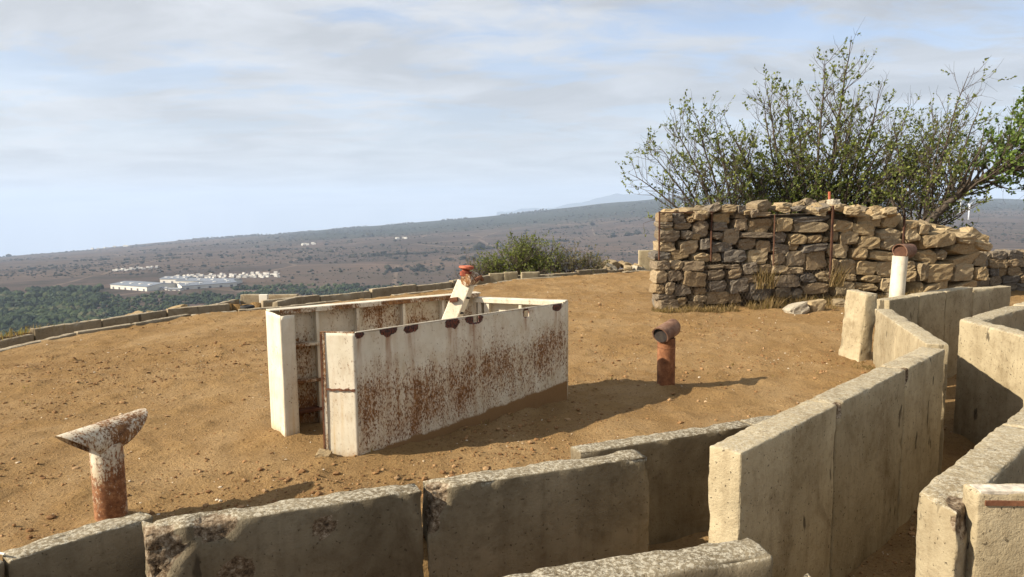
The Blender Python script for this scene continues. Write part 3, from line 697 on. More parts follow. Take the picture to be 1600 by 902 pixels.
def vent(loc, height, r, hood, label, mats, dents=0.):
    v = empty('vent_pipe', loc); tag(v, label, 'vent pipe', 'steel vent pipes standing in the ground')
    ring_pipe(MB(), (0,0,-.3), (0,0,height), r).build('pipe', M[mats[0]], v, smooth=True).data.set_sharp_from_angle(angle=R(40))
    zz = gz(loc[0], loc[1]); mv, mf = [], []; nn = 28
    for i in range(6):
        for j in range(nn):
            a = 2*math.pi*j/nn; rad = r + i*.035; wob = .7+.6*float(vnoise(np.array([[math.cos(a)*2+loc[0]*5, math.sin(a)*2, i*.7]]))[0]); mv.append((rad*math.cos(a), rad*math.sin(a), zz + .05*wob*(1-i/5.)**1.5 - .012*i/5.))
    for i in range(5):
        for j in range(nn): mf.append((i*nn+j, (i+1)*nn+j, (i+1)*nn+(j+1)%nn, i*nn+(j+1)%nn))
    ob('soil_mound', mesh('soil_mound', mv, mf, True), M['dirt'], v)
    p, q, c0, c1, hr = hood; ring_pipe(MB(), p, q, hr, 26, c0, c1).build('hood', M[mats[1]], v, smooth=True).data.set_sharp_from_angle(angle=R(40))
    if c0 > -1:
        md_ = Vector(p)*.95+Vector(q)*.05; e_ = (Vector(q)-Vector(p)).normalized()*.004; MB().tube([md_-e_, md_+e_], hr-.013, 20).build('mouth_shade_disc', M['rust_dark' if height > 1 else 'black_iron'], v)  # added disc paints the dark inside of the hood; rust brown on the tall pipe
    MB().tube([(0,0,height-.09),(0,0,height-.082)], r+.002, 22).build('collar', M[mats[0]], v)
    return v
vent((-2.205,3.73,0), .47, .081, ((-.062,-.140,.500),(.058,.140,.506), -1.2, 1.2, .085), 'white and rust vent pipe with a mitred T hood behind the corner wall', ('steel_stem','steel_mid'))
vent((1.42,6.47,0), .50, .082, ((-.08,-.10,.540),(.078,.095,.578), -.30, .30, .080), 'brown rusted vent pipe with a round open hood on the bare ground', ('rust_orange','rust_hood'))
wv = vent((4.80,8.85,0), 1.06, .088, ((-.04,-.05,1.12),(.17,.12,1.12), -.35, .5, .092), 'tall white vent pipe with a rusty hood in front of the stone gabion', ('steel_light','rust_hood'))

wv.rotation_euler = (0, R(2.5), 0)

# ================================================================ STONE GABION
FRONT = [(0.16,1.53,0.23,0.15),(0.39,1.51,0.23,0.17),(0.59,1.48,0.15,0.1),(0.77,1.54,0.32,0.14),(0.17,1.41,0.24,0.1),(0.22,1.31,0.15,0.12),(0.46,1.37,0.32,0.11),(0.78,1.34,0.28,0.3),(0.52,1.24,0.19,0.15),(0.69,1.19,0.16,0.11),(0.23,1.23,0.37,0.18),(0.21,1.06,0.3,0.15),(0.58,1.05,0.33,0.22),(0.84,1.07,0.17,0.18),(0.12,0.91,0.29,0.13),(0.42,0.92,0.29,0.17),(0.78,0.88,0.32,0.15),(1.15,1.52,0.34,0.18),(1.45,1.53,0.22,0.07),(1.46,1.38,0.25,0.2),(1.81,1.37,0.43,0.28),(1.82,1.55,0.32,0.08),(1.09,1.37,0.27,0.14),(1.06,1.22,0.21,0.12),(1.31,1.2,0.3,0.26),(1.75,1.21,0.59,0.1),(1.14,1.03,0.38,0.17),(1.6,1.07,0.33,0.18),(1.9,1.02,0.26,0.21),(1.07,0.87,0.16,0.14),(1.37,0.86,0.42,0.21),(1.79,0.85,0.37,0.23),(2.23,1.39,0.35,0.23),(2.75,1.47,0.67,0.1),(2.74,1.32,0.65,0.19),(2.18,1.18,0.26,0.2),(2.51,1.14,0.31,0.17),(2.82,1.13,0.29,0.14),(3.02,1.13,0.11,0.1),(2.2,0.98,0.32,0.17),(2.44,1.02,0.17,0.16),(2.81,0.98,0.49,0.13),(2.16,0.8,0.24,0.19),(2.47,0.81,0.36,0.25),(2.85,0.75,0.39,0.32),(0.1,0.75,0.25,0.15),(0.34,0.74,0.2,0.16),(0.63,0.72,0.37,0.17),(0.06,0.57,0.21,0.21),(0.32,0.57,0.26,0.17),(0.64,0.51,0.39,0.25),(0.05,0.36,0.16,0.16),(0.22,0.38,0.17,0.2),(0.45,0.33,0.28,0.19),(0.75,0.31,0.21,0.11),(0.74,0.19,0.23,0.11),(0.16,0.23,0.3,0.11),(0.21,0.1,0.31,0.16),(0.44,0.15,0.16,0.16),(0.69,0.08,0.27,0.14),(1.03,0.7,0.32,0.07),(1.03,0.57,0.31,0.18),(1.06,0.38,0.32,0.19),(1.08,0.19,0.39,0.21),(1.33,0.71,0.26,0.07),(1.37,0.58,0.24,0.17),(1.43,0.38,0.32,0.23),(1.4,0.17,0.23,0.18),(1.64,0.66,0.25,0.18),(1.67,0.5,0.31,0.14),(1.81,0.26,0.42,0.31),(1.89,0.64,0.23,0.15),(2.14,0.61,0.25,0.14),(2.33,0.62,0.12,0.13),(2.5,0.61,0.21,0.11),(2.32,0.43,0.47,0.21),(2.24,0.23,0.3,0.18),(2.49,0.22,0.19,0.18),(2.71,0.48,0.29,0.14),(2.84,0.29,0.51,0.2),(3.02,0.48,0.3,0.18),(3.31,1.35,0.38,0.2),(3.75,1.26,0.5,0.21),(4.22,1.17,0.44,0.23),(3.86,1.42,0.45,0.21),(4.27,1.41,0.37,0.24),(3.19,1.16,0.17,0.19),(3.46,1.13,0.35,0.22),(3.83,1.04,0.42,0.22),(4.24,1.01,0.4,0.21),(3.3,0.92,0.41,0.25),(3.68,0.84,0.3,0.21),(4.15,0.81,0.6,0.17),(3.19,0.69,0.12,0.2),(3.43,0.65,0.35,0.27),(3.81,0.61,0.4,0.24),(4.22,0.58,0.42,0.29),(3.48,0.45,0.23,0.13),(3.89,0.42,0.36,0.13),(3.4,0.27,0.37,0.23),(3.81,0.29,0.42,0.13),(4.23,0.31,0.32,0.23),(4.28,0.13,0.31,0.12),(4.59,0.45,0.34,0.2),(4.58,0.63,0.34,0.16)]
PILE = [(0.28,1.33,0.27,0.15),(0.52,1.27,0.21,0.2),(0.31,1.14,0.34,0.24),(0.72,1.03,0.43,0.23),(0.98,1.09,0.42,0.26),(1.45,1.1,0.38,0.19),(0.68,0.79,0.4,0.25),(0.94,0.82,0.2,0.18),(1.49,0.9,0.63,0.23),(1.49,0.68,0.63,0.21),(0.89,0.5,0.51,0.31),(1.42,0.48,0.48,0.32),(0.53,0.53,0.19,0.3),(0.5,0.24,0.1,0.23),(0.81,0.24,0.51,0.17),(1.42,0.23,0.6,0.15),(1.85,0.94,0.37,0.18),(1.81,0.69,0.34,0.26),(1.81,0.42,0.27,0.24)]
GA = R(9.5)
gb = empty('stone_gabion', (2.37,11.52,0), GA); tag(gb, 'dry stone gabion wall in two tiers with rusty iron posts', 'stone wall')
for (s, z, w_, h_) in FRONT:
    up = z > .80 - .06*s
    dep = _srng.uniform(.26,.40)
    ochre = _srng.random() < (.22 if s < 2 else .40 if s < 3 else .85)
    stone(gb, (s, (.05 if up else 0) + dep/2 + _srng.uniform(-.03,.03), z), (w_*1.035, dep, h_*1.06), 'stone_ochre' if (ochre and (up or s > 3)) else 'stone', tilt=.07)
def core(name, parent, segs, y0, y1, zf):  # dark boxes added behind the stones to keep the gaps between them dark
    mb = MB()
    for a, b in segs: mb.box(a, b, y0(a), y1, -.1, zf(a))
    mb.build(name, M['core'], parent)
ztop = lambda s: float(np.interp(s, [0,1,2,3.1,3.8,4.6], [1.46,1.50,1.54,1.56,1.50,1.42]))
core('gap_dark_core', gb, [(.50+i*.4, .50+(i+1)*.4) for i in range(10)], lambda s: .22, .95, ztop)
for k in range(62):                                    # rubble on the top
    y = _srng.choice([.12,.35,.6,.85])+_srng.normal(0,.06); s = _srng.uniform(.10+.45*y, 4.6); w_ = _srng.uniform(.14,.34)
    stone(gb, (s, y, ztop(s)+.08+_srng.uniform(-.02,.04)+(.04 if y > .3 else 0)), (w_, _srng.uniform(.16,.3), _srng.uniform(.07,.14)), 'stone_ochre' if _srng.random() < .6 else 'stone', tilt=.2)
for (s, z, w_, h_) in ((.62,1.65,.32,.10),(.98,1.68,.24,.14),(1.24,1.67,.28,.13),(1.45,1.65,.16,.15),(1.83,1.72,.34,.18),(2.22,1.67,.26,.12),(2.5,1.66,.26,.08),(3.25,1.68,.24,.13),(2.85,1.63,.34,.12),(3.6,1.57,.3,.13),(4.0,1.53,.3,.14)):
    stone(gb, (s, .16, z-.02), (w_, .28, h_), 'stone_ochre' if _srng.random() < .6 else 'stone', tilt=.12)
stone(gb, (3.22,.18,1.74), (.17,.2,.12), 'stone_pale', tilt=.1)
for j, y in enumerate((.30,.55,.80)):                  # end face
    z = .03
    while z < 1.45:
        h_ = _srng.uniform(.14,.24); stone(gb, (.14+.46*(y-.15)+(.03 if z > .8 else 0), y+_srng.normal(0,.03), z+h_/2), (.26, .27, h_*1.08), tilt=.1); z += h_
    
def post(s, z0, z1, w_=.03, y=-.015, name='iron_post'): MB().box(s-w_/2, s+w_/2, y-.02, y+.012, z0, z1).build(name, M['rust_dark'], gb, bevel=.003)
post(.015,.84,1.63,.022); post(.93,.80,1.62,.016,.03); post(2.04,.70,1.55,.008,.02); post(3.09,.45,1.69,.034,.01); post(4.46,.80,1.52,.026,.03)
MB().box(.0,.94,-.03,.0,1.600,1.618).build('iron_rail', M['rust_dark'], gb, bevel=.003)
MB().tube([(3.26,.35,1.5),(3.24,.35,1.93)], .022, 8).build('iron_stake', M['rust_red'], gb)
hx = MB(); a_ = .032                                   # hexagonal wire netting on the lower tier
for i in range(int(3.4/(a_*1.732))):
    for j in range(int(.80/(a_*1.5))):
        x = i*a_*1.732 + (a_*.866 if j % 2 else 0); z = .04 + j*a_*1.5
        yy = -.055 + .03*math.sin(x*5.1+z*3)+.02*math.sin(z*11+x*2)
        p = [(x + a_*math.sin(R(60*k)), yy, z + a_*math.cos(R(60*k))) for k in range(6)]
        for k in (0, 1, 2):
            hx.tube([p[k], p[k+1]], .0016, 3, cap=False)
nt = hx.build('wire_netting', M['wire'], gb); nt['kind'] = 'stuff'

bp = empty('boulder_pile', (6.66,12.24,0), R(15)); tag(bp, 'loose pile of big ochre boulders at the end of the gabion', 'stone pile')
for (s, z, w_, h_) in PILE:
    stone(bp, (s, _srng.uniform(.12,.22), z), (w_*1.04, .42, h_*1.06), 'stone_ochre', tilt=.14)
core('gap_dark_core', bp, [(.15+i*.3, .15+(i+1)*.3) for i in range(5)], lambda s: .30, 1.15, lambda s: 1.32-.19*s)
for k in range(46):
    s = _srng.uniform(-.05, 2.0); y = _srng.uniform(.25,1.2); w_ = _srng.uniform(.2,.38)
    stone(bp, (s, y, 1.42-.19*s+_srng.uniform(-.05,.06)), (w_, w_*_srng.uniform(.7,1), w_*_srng.uniform(.45,.7)), 'stone_ochre', tilt=.25)
for k in range(14):
    z = .08+.16*(k % 6); stone(bp, (1.88+.05*_srng.normal(), .4+.28*(k//5)+_srng.normal(0,.05), z), (.3,.34,.22), 'stone_ochre', tilt=.2)

# stone wall in the shade beyond the pile
sw_ = empty('shaded_stone_wall', (8.55,13.35,0), R(14)); tag(sw_, 'low dark stone wall in dappled shade beyond the boulder pile', 'stone wall')
s = 0.
for row in range(5):
    s = -.1
    while s < 3.2:
        w_ = _srng.uniform(.2,.42); h_ = .17; stone(sw_, (s+w_/2, .14+_srng.normal(0,.02), .08+row*.155), (w_*1.06,.34,h_*1.08), 'stone', tilt=.08); s += w_
core('gap_dark_core', sw_, [(0,3.1)], lambda s: .2, .7, lambda s: .70)
ct = empty('concrete_culvert', (9.2,12.15,0), R(-20)); tag(ct, 'grey concrete trench slabs in the shade at the right edge', 'slab')
for (x0, x1, y0, t) in ((0,.55,.0,.52),(.6,1.5,-.2,.60)): ob('panel', panel_mesh(x1-x0,.13,-.3,t,.016,.05,wear=.05), M['concrete'], ct, loc=(x0,y0,0))

# ---- single rocks
for (x, y, sx, sy, sz, mt_, lab) in (
    (4.52,11.20,.36,.24,.19,'stone_pale','flat pale rock lying before the gabion'),
    (4.86,11.28,.27,.22,.21,'stone_ochre','square brown rock leaning beside the flat pale rock'),
    (5.45,11.75,.22,.2,.12,'stone_ochre','small half-buried rock at the foot of the gabion near the white vent'),
    (5.75,11.6,.26,.2,.11,'stone_ochre','buried rock in dry grass left of the white vent pipe'),
    (3.86,7.28,.10,.09,.06,'stone_ochre','small stone at the base of the leaning slab')):
    o = stone(None, (x, y, gz(x, y)+sz*.32), (sx, sy, sz), mt_, 'rock', tilt=.15); tag(o, lab, 'rock')
for (cx_, cy_, n_, sp, zt, lab) in ((-2.35,16.7,16,.5,-.08,'heap of tan rubble behind the trench, left of the instrument post head'), (2.95,19.85,22,.55,.20,'heap of tan and white rubble beside the standing concrete slabs'), (-6.25,12.75,14,.55,-.04,'heap of tan rubble outside the trench, left of the concrete bay'), (6.1,7.6,12,.55,.46,'brown rocks filling the concrete planter by the right edge')):
    rb = empty('rubble_heap', (cx_, cy_, 0)); tag(rb, lab, 'rubble')
    for k in range(n_):
        a, rad = _srng.uniform(0, 6.28), sp*math.sqrt(_srng.random()); s_ = _srng.uniform(.12,.32)
        stone(rb, (rad*math.cos(a)*1.5, rad*math.sin(a), zt - .35*rad + _srng.uniform(-.08,.04)), (s_*1.2, s_, s_*.65), 'stone_pale' if (_srng.random() < .2 and cx_ > 2 and cx_ < 5) else 'stone_ochre', tilt=.3)

# ================================================================ GRAVEL AND CLODS
ico = bmesh.new(); bmesh.ops.create_icosphere(ico, subdivisions=1, radius=1.); ICO1V = np.array([v.co[:] for v in ico.verts]); ICO1F = np.array([[v.index for v in f.verts] for f in ico.faces]); ico.free()
ico = bmesh.new(); bmesh.ops.create_icosphere(ico, subdivisions=2, radius=1.); ICO2V = np.array([v.co[:] for v in ico.verts]); ICO2F = np.array([[v.index for v in f.verts] for f in ico.faces]); ico.free()
def blobs(name, pos, size, tint, mat, base=(ICO1V, ICO1F), jit=.3, seed=0, smooth=False):
    r0 = np.random.default_rng(seed); BV, BF = base; n, k = len(pos), len(BV)
    V = BV[None]*(1 + r0.uniform(-jit, jit, (n, k, 1)))*size[:, None, :]
    a = r0.uniform(0, 6.283, n); ca, sa = np.cos(a)[:, None], np.sin(a)[:, None]
    X = V[:, :, 0]*ca - V[:, :, 1]*sa; Y = V[:, :, 0]*sa + V[:, :, 1]*ca
    V = np.stack([X, Y, V[:, :, 2]], -1) + pos[:, None, :]
    F = BF[None] + (np.arange(n)*k)[:, None, None]
    me = mesh(name, V.reshape(-1, 3), F.reshape(-1, BF.shape[1]), smooth); attr(me, 'tint', (np.repeat(tint, k) + r0.uniform(-.08, .08, n*k)))
    o = ob(name, me, M[mat]); o['kind'] = 'stuff'; return o
r0 = np.random.default_rng(7); n = 105000
py = 2.6 + 16.5*r0.random(n)**1.35; px_ = r0.uniform(-.78, .70, n)*(py+.6)
keep = (~inpoly(px_, py, TRENCH) | (r0.random(n) < .6)) & (sdist(px_, py, RIM) < -.05) & ~((py > 11.3) & (px_ > 2.3)); px_, py = px_[keep], py[keep]
dens = fbm2(px_*.8, py*.8, 3, 31); keep = r0.random(len(px_)) < np.clip((dens-.28)*2.4, .12, 1); px_, py = px_[keep], py[keep]; n = len(px_)
sz = .0034 + .0050*r0.pareto(3.0, n); sz = np.minimum(sz, .021)
size = np.stack([sz*r0.uniform(.8,1.5,n), sz*r0.uniform(.7,1.2,n), sz*r0.uniform(.45,.8,n)], -1)
tint = np.where(r0.random(n) < .05, r0.uniform(.8,1,n), r0.uniform(.05,.6,n)); tint = np.where(sz > .018, np.minimum(tint, .62), tint)
g = blobs('gravel', np.stack([px_, py, ground_z(px_, py)+sz*.25], -1), size, tint, 'gravel', jit=.28, seed=3)
# ---- dry grass tufts
def grass(name, spots, mat, label=None, seed=0, kind='stuff'):
    r0 = np.random.default_rng(seed); V, F, tn = [], [], []
    for (x, y, z, rad, hgt, n_) in spots:
        for _ in range(int(n_)):
            a, q = r0.uniform(0, 6.283), rad*math.sqrt(r0.random()); bx_, by_ = x+q*math.cos(a), y+q*math.sin(a)
            h_ = hgt*r0.uniform(.4,1.15); ln = r0.normal(0, .4, 2)*h_ + np.array([.18*h_, 0]); wd = .0028+.003*r0.random(); t_ = r0.uniform(0, 6.283); ux, uy = wd*math.cos(t_), wd*math.sin(t_); k = len(V)
            V += [(bx_-ux, by_-uy, z-.02), (bx_+ux, by_+uy, z-.02), (bx_+ln[0]*.45+ux*.8, by_+ln[1]*.45+uy*.8, z+h_*.6), (bx_+ln[0]*.45-ux*.8, by_+ln[1]*.45-uy*.8, z+h_*.6), (bx_+ln[0], by_+ln[1], z+h_)]
            F += [(k,k+1,k+2,k+3),(k+3,k+2,k+4)]; tn += [r0.random()]*5
    me = mesh(name, V, F); attr(me, 'tint', tn); o = ob(name, me, M[mat]); o['kind'] = kind; return o
sp_ = []
for k in range(150):
    s = _srng.uniform(-.1, 5.2); q = np.array([2.37,11.52]) + s*np.array([math.cos(GA), math.sin(GA)]) + _srng.uniform(-.22,.02)*np.array([-math.sin(GA), math.cos(GA)])
    sp_.append((q[0], q[1], gz(*q), .09, _srng.uniform(.05,.17)*(1.5 if s > 1.8 else .8), 28))
for k in range(26): sp_.append((_srng.uniform(4.2,6.0), _srng.uniform(11.3,11.9), .0, .10, .09, 16))
for k in range(70):
    t = _srng.random(); q = OUT[1]+(OUT[3]-OUT[1])*t + np.array([-.35,.25])*_srng.uniform(.3,1.6); sp_.append((q[0], q[1], gz(*q), .15, .11, 20))
for (a, b, off, n_) in (((-1.67,2.99),(.775,3.90),.20,26), ((.41,4.27),(1.7,4.82),.19,12), ((1.02,3.08),(3.30,5.33),.22,22), ((3.28,5.56),(3.86,7.50),.06,14), ((-1.05,4.68),(.48,6.10),-.03,8), ((-1.89,5.41),(-.33,6.42),.04,8)):
    a, b = np.array(a), np.array(b); d = (b-a)/np.linalg.norm(b-a)
    for k in range(n_):
        q = a + (b-a)*_srng.random() + np.array([-d[1], d[0]])*(off+_srng.uniform(0,.08)); sp_.append((q[0], q[1], gz(*q), .03, _srng.uniform(.02,.06), 5))
for k in range(90):
    q = (_srng.uniform(-6,3.5), _srng.uniform(4.2,16)); 
    if sdist(np.array([q[0]]), np.array([q[1]]), RIM)[0] < -.1 and gz(*q) > -.3: sp_.append((q[0], q[1], gz(*q), .03, .03, 4))
for k in range(16): sp_.append((_srng.uniform(3.6,4.0), _srng.uniform(7.1,7.45), 0., .05, .05, 10))
for s in (1.75,1.95,3.1,3.2): 
    q = np.array([2.37,11.42]) + s*np.array([math.cos(GA), math.sin(GA)]); sp_.append((q[0], q[1], .35, .07, .4, 40))
grass('dry_grass', sp_, 'dry_grass', seed=5)

sk = empty('thin_stick', (-2.30,3.0,.215), R(-20)); tag(sk, 'thin white stick with a dark end lying on the corner wall', 'stick')
MB().tube([(0,0,0),(.06,0,.002)], .005, 6).build('white_end', M['white_plastic'], sk); MB().tube([(-.05,0,0),(.0,0,0)], .005, 6).build('dark_end', M['black_iron'], sk)

# ================================================================ TREES AND BUSHES
class Wood:
    def __init__(s): s.V = []; s.F = []; s.n = 0
    def path(s, P, rad, k):
        P = np.asarray(P); n = len(P); T_ = np.gradient(P, axis=0); T_ /= np.maximum(np.linalg.norm(T_, axis=1, keepdims=True), 1e-9)
        ref = np.array([.31,.77,.12]) if abs(T_[0]@np.array([.31,.77,.12])) < .75 else np.array([.9,-.2,.3]); A = np.cross(T_, ref); A /= np.maximum(np.linalg.norm(A, axis=1, keepdims=True), 1e-9); B = np.cross(T_, A)
        t = 2*np.pi*np.arange(k)/k
        V = P[:, None] + (A[:, None]*np.cos(t)[None, :, None] + B[:, None]*np.sin(t)[None, :, None])*np.asarray(rad)[:, None, None]
        i = np.arange(n-1)[:, None]*k; j = np.arange(k)[None]; j2 = (j+1) % k
        s.F.append(np.stack([i+j, i+j2, i+k+j2, i+k+j], -1).reshape(-1, 4) + s.n); s.V.append(V.reshape(-1, 3)); s.n += n*k
    def mesh(s, name): return mesh(name, np.concatenate(s.V), np.concatenate(s.F), True)
def curve(p, d, L, n, rg, up=.25, wig=.12, pull=None):
    P = [np.array(p, float)]; d = np.array(d, float); d /= np.linalg.norm(d)
    for i in range(n):
        d = d + rg.normal(0, wig, 3) + np.array([0, 0, up/n])
        if pull is not None: d = d + np.array(pull)/n
        d /= np.linalg.norm(d); P.append(P[-1] + d*L/n)
    return np.array(P)
def leaves_mesh(name, pos, dirs, rg, ln=.05, wd=.016, tlo=0., thi=1.):
    n = len(pos); pos = np.array(pos); D = np.array(dirs) + rg.normal(0, .55, (n, 3)); D[:, 2] -= .15; D /= np.linalg.norm(D, axis=1, keepdims=True)
    S = np.cross(D, rg.normal(size=(n, 3))); S /= np.maximum(np.linalg.norm(S, axis=1, keepdims=True), 1e-6)
    L = (ln*rg.uniform(.6, 1.4, n))[:, None]; W_ = (wd*rg.uniform(.7, 1.4, n))[:, None]
    V = np.stack([pos, pos + D*L*.45 + S*W_, pos + D*L, pos + D*L*.45 - S*W_], 1).reshape(-1, 3)
    F = np.arange(n*4).reshape(n, 4); me = mesh(name, V, F)
    attr(me, 'tint', np.repeat(np.clip(rg.uniform(tlo, thi, n) + rg.normal(0, .1, n), 0, 1), 4)); return me
def tree(name, base, limbs, label, seed, leaf='leaf', sec=9., tw=8., lpt=5, ln=.05, wd=.015, cat='tree', rmin=.0035, leaf_from=.35, dens=None, group=None, sprd=.9):
    """limbs: (target, radius, via) - curved stems from the base; side shoots, twigs and leaves grow along them"""
    rg = np.random.default_rng(seed); wd_ = Wood(); tw_ = Wood(); LP, LD = [], []; base = np.array(base, float)
    for lb in limbs:
        tgt, r_, via = lb[:3]; tgt = np.array(tgt, float); st = base + rg.normal(0, .06, 3)*np.array([1,1,0])
        if len(lb) > 3: st = np.array(lb[3], float)
        mid = np.array(via, float) if via is not None else (st+tgt)/2 + np.array([0,0,-.12])*np.linalg.norm(tgt-st)
        n = 14; t = np.linspace(0, 1, n)[:, None]; P = st*(1-t)**2 + mid*2*t*(1-t) + tgt*t**2
        Ln = np.linalg.norm(np.diff(P, axis=0), axis=1).sum(); P = P + np.cumsum(rg.normal(0, .016, (n, 3))*Ln/3.5, 0)*t; rad = r_*(1-t[:, 0])**.8 + rmin
        wd_.path(P, rad, 7)
        for _ in range(int(Ln*sec)):
            f = rg.uniform(.22, .98); i = min(int(f*(n-1)), n-2); p = P[i] + (P[i+1]-P[i])*(f*(n-1)-i); d = P[i+1]-P[i]; d /= np.linalg.norm(d)
            o_ = rg.normal(size=3); o_ -= d*(o_@d); o_ /= np.linalg.norm(o_); L2 = Ln*rg.uniform(.16,.42)*(1.12-f)+.22
            Q_ = curve(p, d*.75 + o_*sprd + np.array([0,0,.12]), L2, 6, rg, .45, .13); r2 = max(rmin*1.15, rad[i]*.42)
            wd_.path(Q_, np.linspace(r2, rmin*.8, 7), 4)
            for _ in range(max(2, int(L2*tw))):
                g_ = rg.uniform(.25, 1.); i2 = min(int(g_*6), 5); p2 = Q_[i2] + (Q_[i2+1]-Q_[i2])*(g_*6-i2); d2 = Q_[i2+1]-Q_[i2]; d2 /= np.linalg.norm(d2)
                L3 = rg.uniform(.12, .42); T3 = curve(p2, d2*.8 + rg.normal(0, .55, 3) + np.array([0,0,.25]), L3, 4, rg, .4, .16)
                tw_.path(T3, np.linspace(rmin*.8, rmin*.45, 5), 3)
                dn = .62*(1. if dens is None else dens(T3[-1]))
                if rg.random() > dn: continue
                for _ in range(rg.poisson(lpt*1.7)):
                    h_ = rg.uniform(leaf_from, 1.)*4; i3 = min(int(h_), 3); q = T3[i3] + (T3[i3+1]-T3[i3])*(h_-i3); LP.append(q + rg.normal(0, .012, 3)); LD.append(T3[i3+1]-T3[i3] + np.array([.02,0,0]))
    LD = [v/np.linalg.norm(v) for v in LD]
    root = empty(name, tuple(base)); tag(root, label, cat, group)
    def rel_(me): me.transform(Matrix.Translation(-Vector(base))); return me
    ob('trunk', rel_(wd_.mesh('trunk')), M['bark'], root); tg = ob('twigs', rel_(tw_.mesh('twigs')), M['twig'], root); tg['kind'] = 'stuff'
    cr = ob('crown', rel_(leaves_mesh('crown', LP, LD, rg, ln, wd)), M[leaf], root); cr['kind'] = 'stuff'
    return root
G_ = 'wind-bent trees behind the gabion'
dA = lambda p: .75 if p[2] < 2.8 else .9
tree('windswept_tree', (4.75,14.5,0), [((2.35,14.6,2.35),.035,(3.7,14.4,1.6)), ((2.75,14.9,2.0),.03,(3.9,14.6,1.4)), ((3.25,14.3,3.35),.035,(3.9,14.4,2.1)), ((3.75,14.8,3.7),.035,(4.2,14.5,2.2)), ((4.15,14.5,3.4),.032,(4.45,14.5,2.1)), ((3.1,14.9,2.85),.03,(3.9,14.7,1.7)), ((4.6,14.9,3.1),.03,(4.6,14.6,2.0)), ((2.7,14.2,2.75),.03,(3.75,14.3,1.9)), ((3.55,14.2,2.5),.028,(4.1,14.3,1.8)), ((5.1,14.6,2.6),.028,None)],
     'slender tree leaning out past the left end of the gabion', 21, 'leaf', 8.5, 8, 4.2, .055, .017, dens=dA, group=G_)
dB = lambda p: .98 if p[2] < 3.2 else (.62 if p[2] < 4.2 else .85)
tree('windswept_tree', (6.45,15.2,0), [((5.15,15.2,4.25),.045,(5.7,15.1,1.9)), ((5.8,15.5,4.3),.045,(6.0,15.3,2.2)), ((6.5,15.,4.7),.045,(6.35,15.1,2.4)), ((7.05,15.3,5.1),.05,(6.75,15.2,2.5)), ((7.75,15.1,4.3),.045,(7.3,15.1,2.0)), ((8.5,15.4,3.7),.045,(7.8,15.3,1.7)), ((4.7,15.0,3.0),.035,(5.3,15.0,1.4)), ((5.0,14.7,2.3),.03,(5.6,14.8,1.3)), ((4.3,15.2,3.1),.035,(5.2,15.1,1.3)), ((8.8,14.8,3.0),.035,(7.8,14.9,1.5)), ((9.4,15.1,3.1),.035,(8.2,15.1,1.5)), ((6.0,15.6,3.8),.035,(6.2,15.4,2.0)), ((7.3,15.6,4.1),.035,(7.0,15.4,2.1)), ((4.6,15.3,3.5),.055,(5.4,15.2,1.6)), ((4.4,14.9,2.6),.045,(5.4,15.0,1.3)), ((8.5,15.0,3.0),.045,(7.6,15.0,1.5)), ((5.9,14.6,3.4),.045,(6.1,14.8,2.0)), ((7.4,14.6,3.1),.045,(7.0,14.8,1.7)), ((6.8,14.6,3.7),.04,(6.6,14.9,2.1)), ((5.2,15.3,3.9),.04,(5.7,15.2,1.9)), ((4.9,15.5,2.9),.045,(5.5,15.2,1.5)), ((8.9,15.2,3.4),.045,(7.8,15.2,1.7)), ((9.1,15.0,2.5),.04,(7.8,15.0,1.4)), ((7.9,15.6,3.6),.04,(7.2,15.4,1.9)), ((6.2,14.5,2.7),.04,(6.3,14.8,1.7)), ((7.0,14.4,2.5),.04,(6.8,14.8,1.6)), ((5.4,14.5,2.9),.04,(5.9,14.8,1.7)), ((7.9,14.5,2.6),.04,(7.2,14.8,1.6))],
     'big many-stemmed tree with sparse windblown leaves behind the middle of the gabion', 33, 'leaf', 8., 8., 5.2, .06, .019, dens=dB, group=G_)
dC = lambda p: .95 if p[2] < 3.2 else .6
tree('windswept_tree', (8.0,14.2,.2), [((8.95,14.3,4.35),.035,(8.4,14.2,2.3)), ((8.5,14.6,3.5),.03,(8.3,14.4,2.0)), ((9.4,14.5,3.6),.035,(8.8,14.3,2.0)), ((8.3,14.,3.1),.03,(8.2,14.1,1.8)), ((7.6,14.3,3.3),.03,(7.8,14.2,1.9)), ((8.1,14.6,2.7),.03,None), ((9.0,14.1,2.9),.03,(8.5,14.1,1.7)), ((9.3,14.6,2.6),.03,(8.6,14.4,1.6)), ((7.4,14.4,2.6),.03,(7.7,14.3,1.5))],
     'thin upright tree with a tall wispy top, between the big tree and the green one', 45, 'leaf', 8, 8, 4.6, .055, .017, dens=dC, group=G_)
tree('windswept_tree', (7.95,13.9,1.1), [((10.9,13.9,2.55),.08,(9.0,13.9,2.62)), ((9.9,13.8,3.1),.032,None,(9.0,13.9,2.11)), ((10.6,14.0,3.5),.04,None,(9.3,13.9,2.25)), ((10.9,13.6,2.9),.035,None,(9.7,13.9,2.33)), ((11.4,14.2,3.9),.045,None,(9.6,13.9,2.33)), ((10.7,14.1,2.2),.03,None,(9.6,13.9,2.31)), ((11.5,13.7,2.3),.035,None,(10.0,13.9,2.43)), ((11.6,14.,3.2),.04,None,(9.9,13.9,2.43)), ((10.2,14.1,3.7),.035,None,(9.2,13.9,2.18)), ((9.5,14.1,2.9),.025,None,(8.9,13.9,2.06)), ((11.2,13.9,2.7),.035,None,(9.9,13.9,2.38))],
     'bright green tree whose thick limb leans over to the right edge', 57, 'leaf_green', 13, 10, 8.5, .065, .021, dens=lambda p: (min(1.6, .7+.5*max(p[0]-9.2, 0)) if p[2] > 1.75 else .25), group=G_)
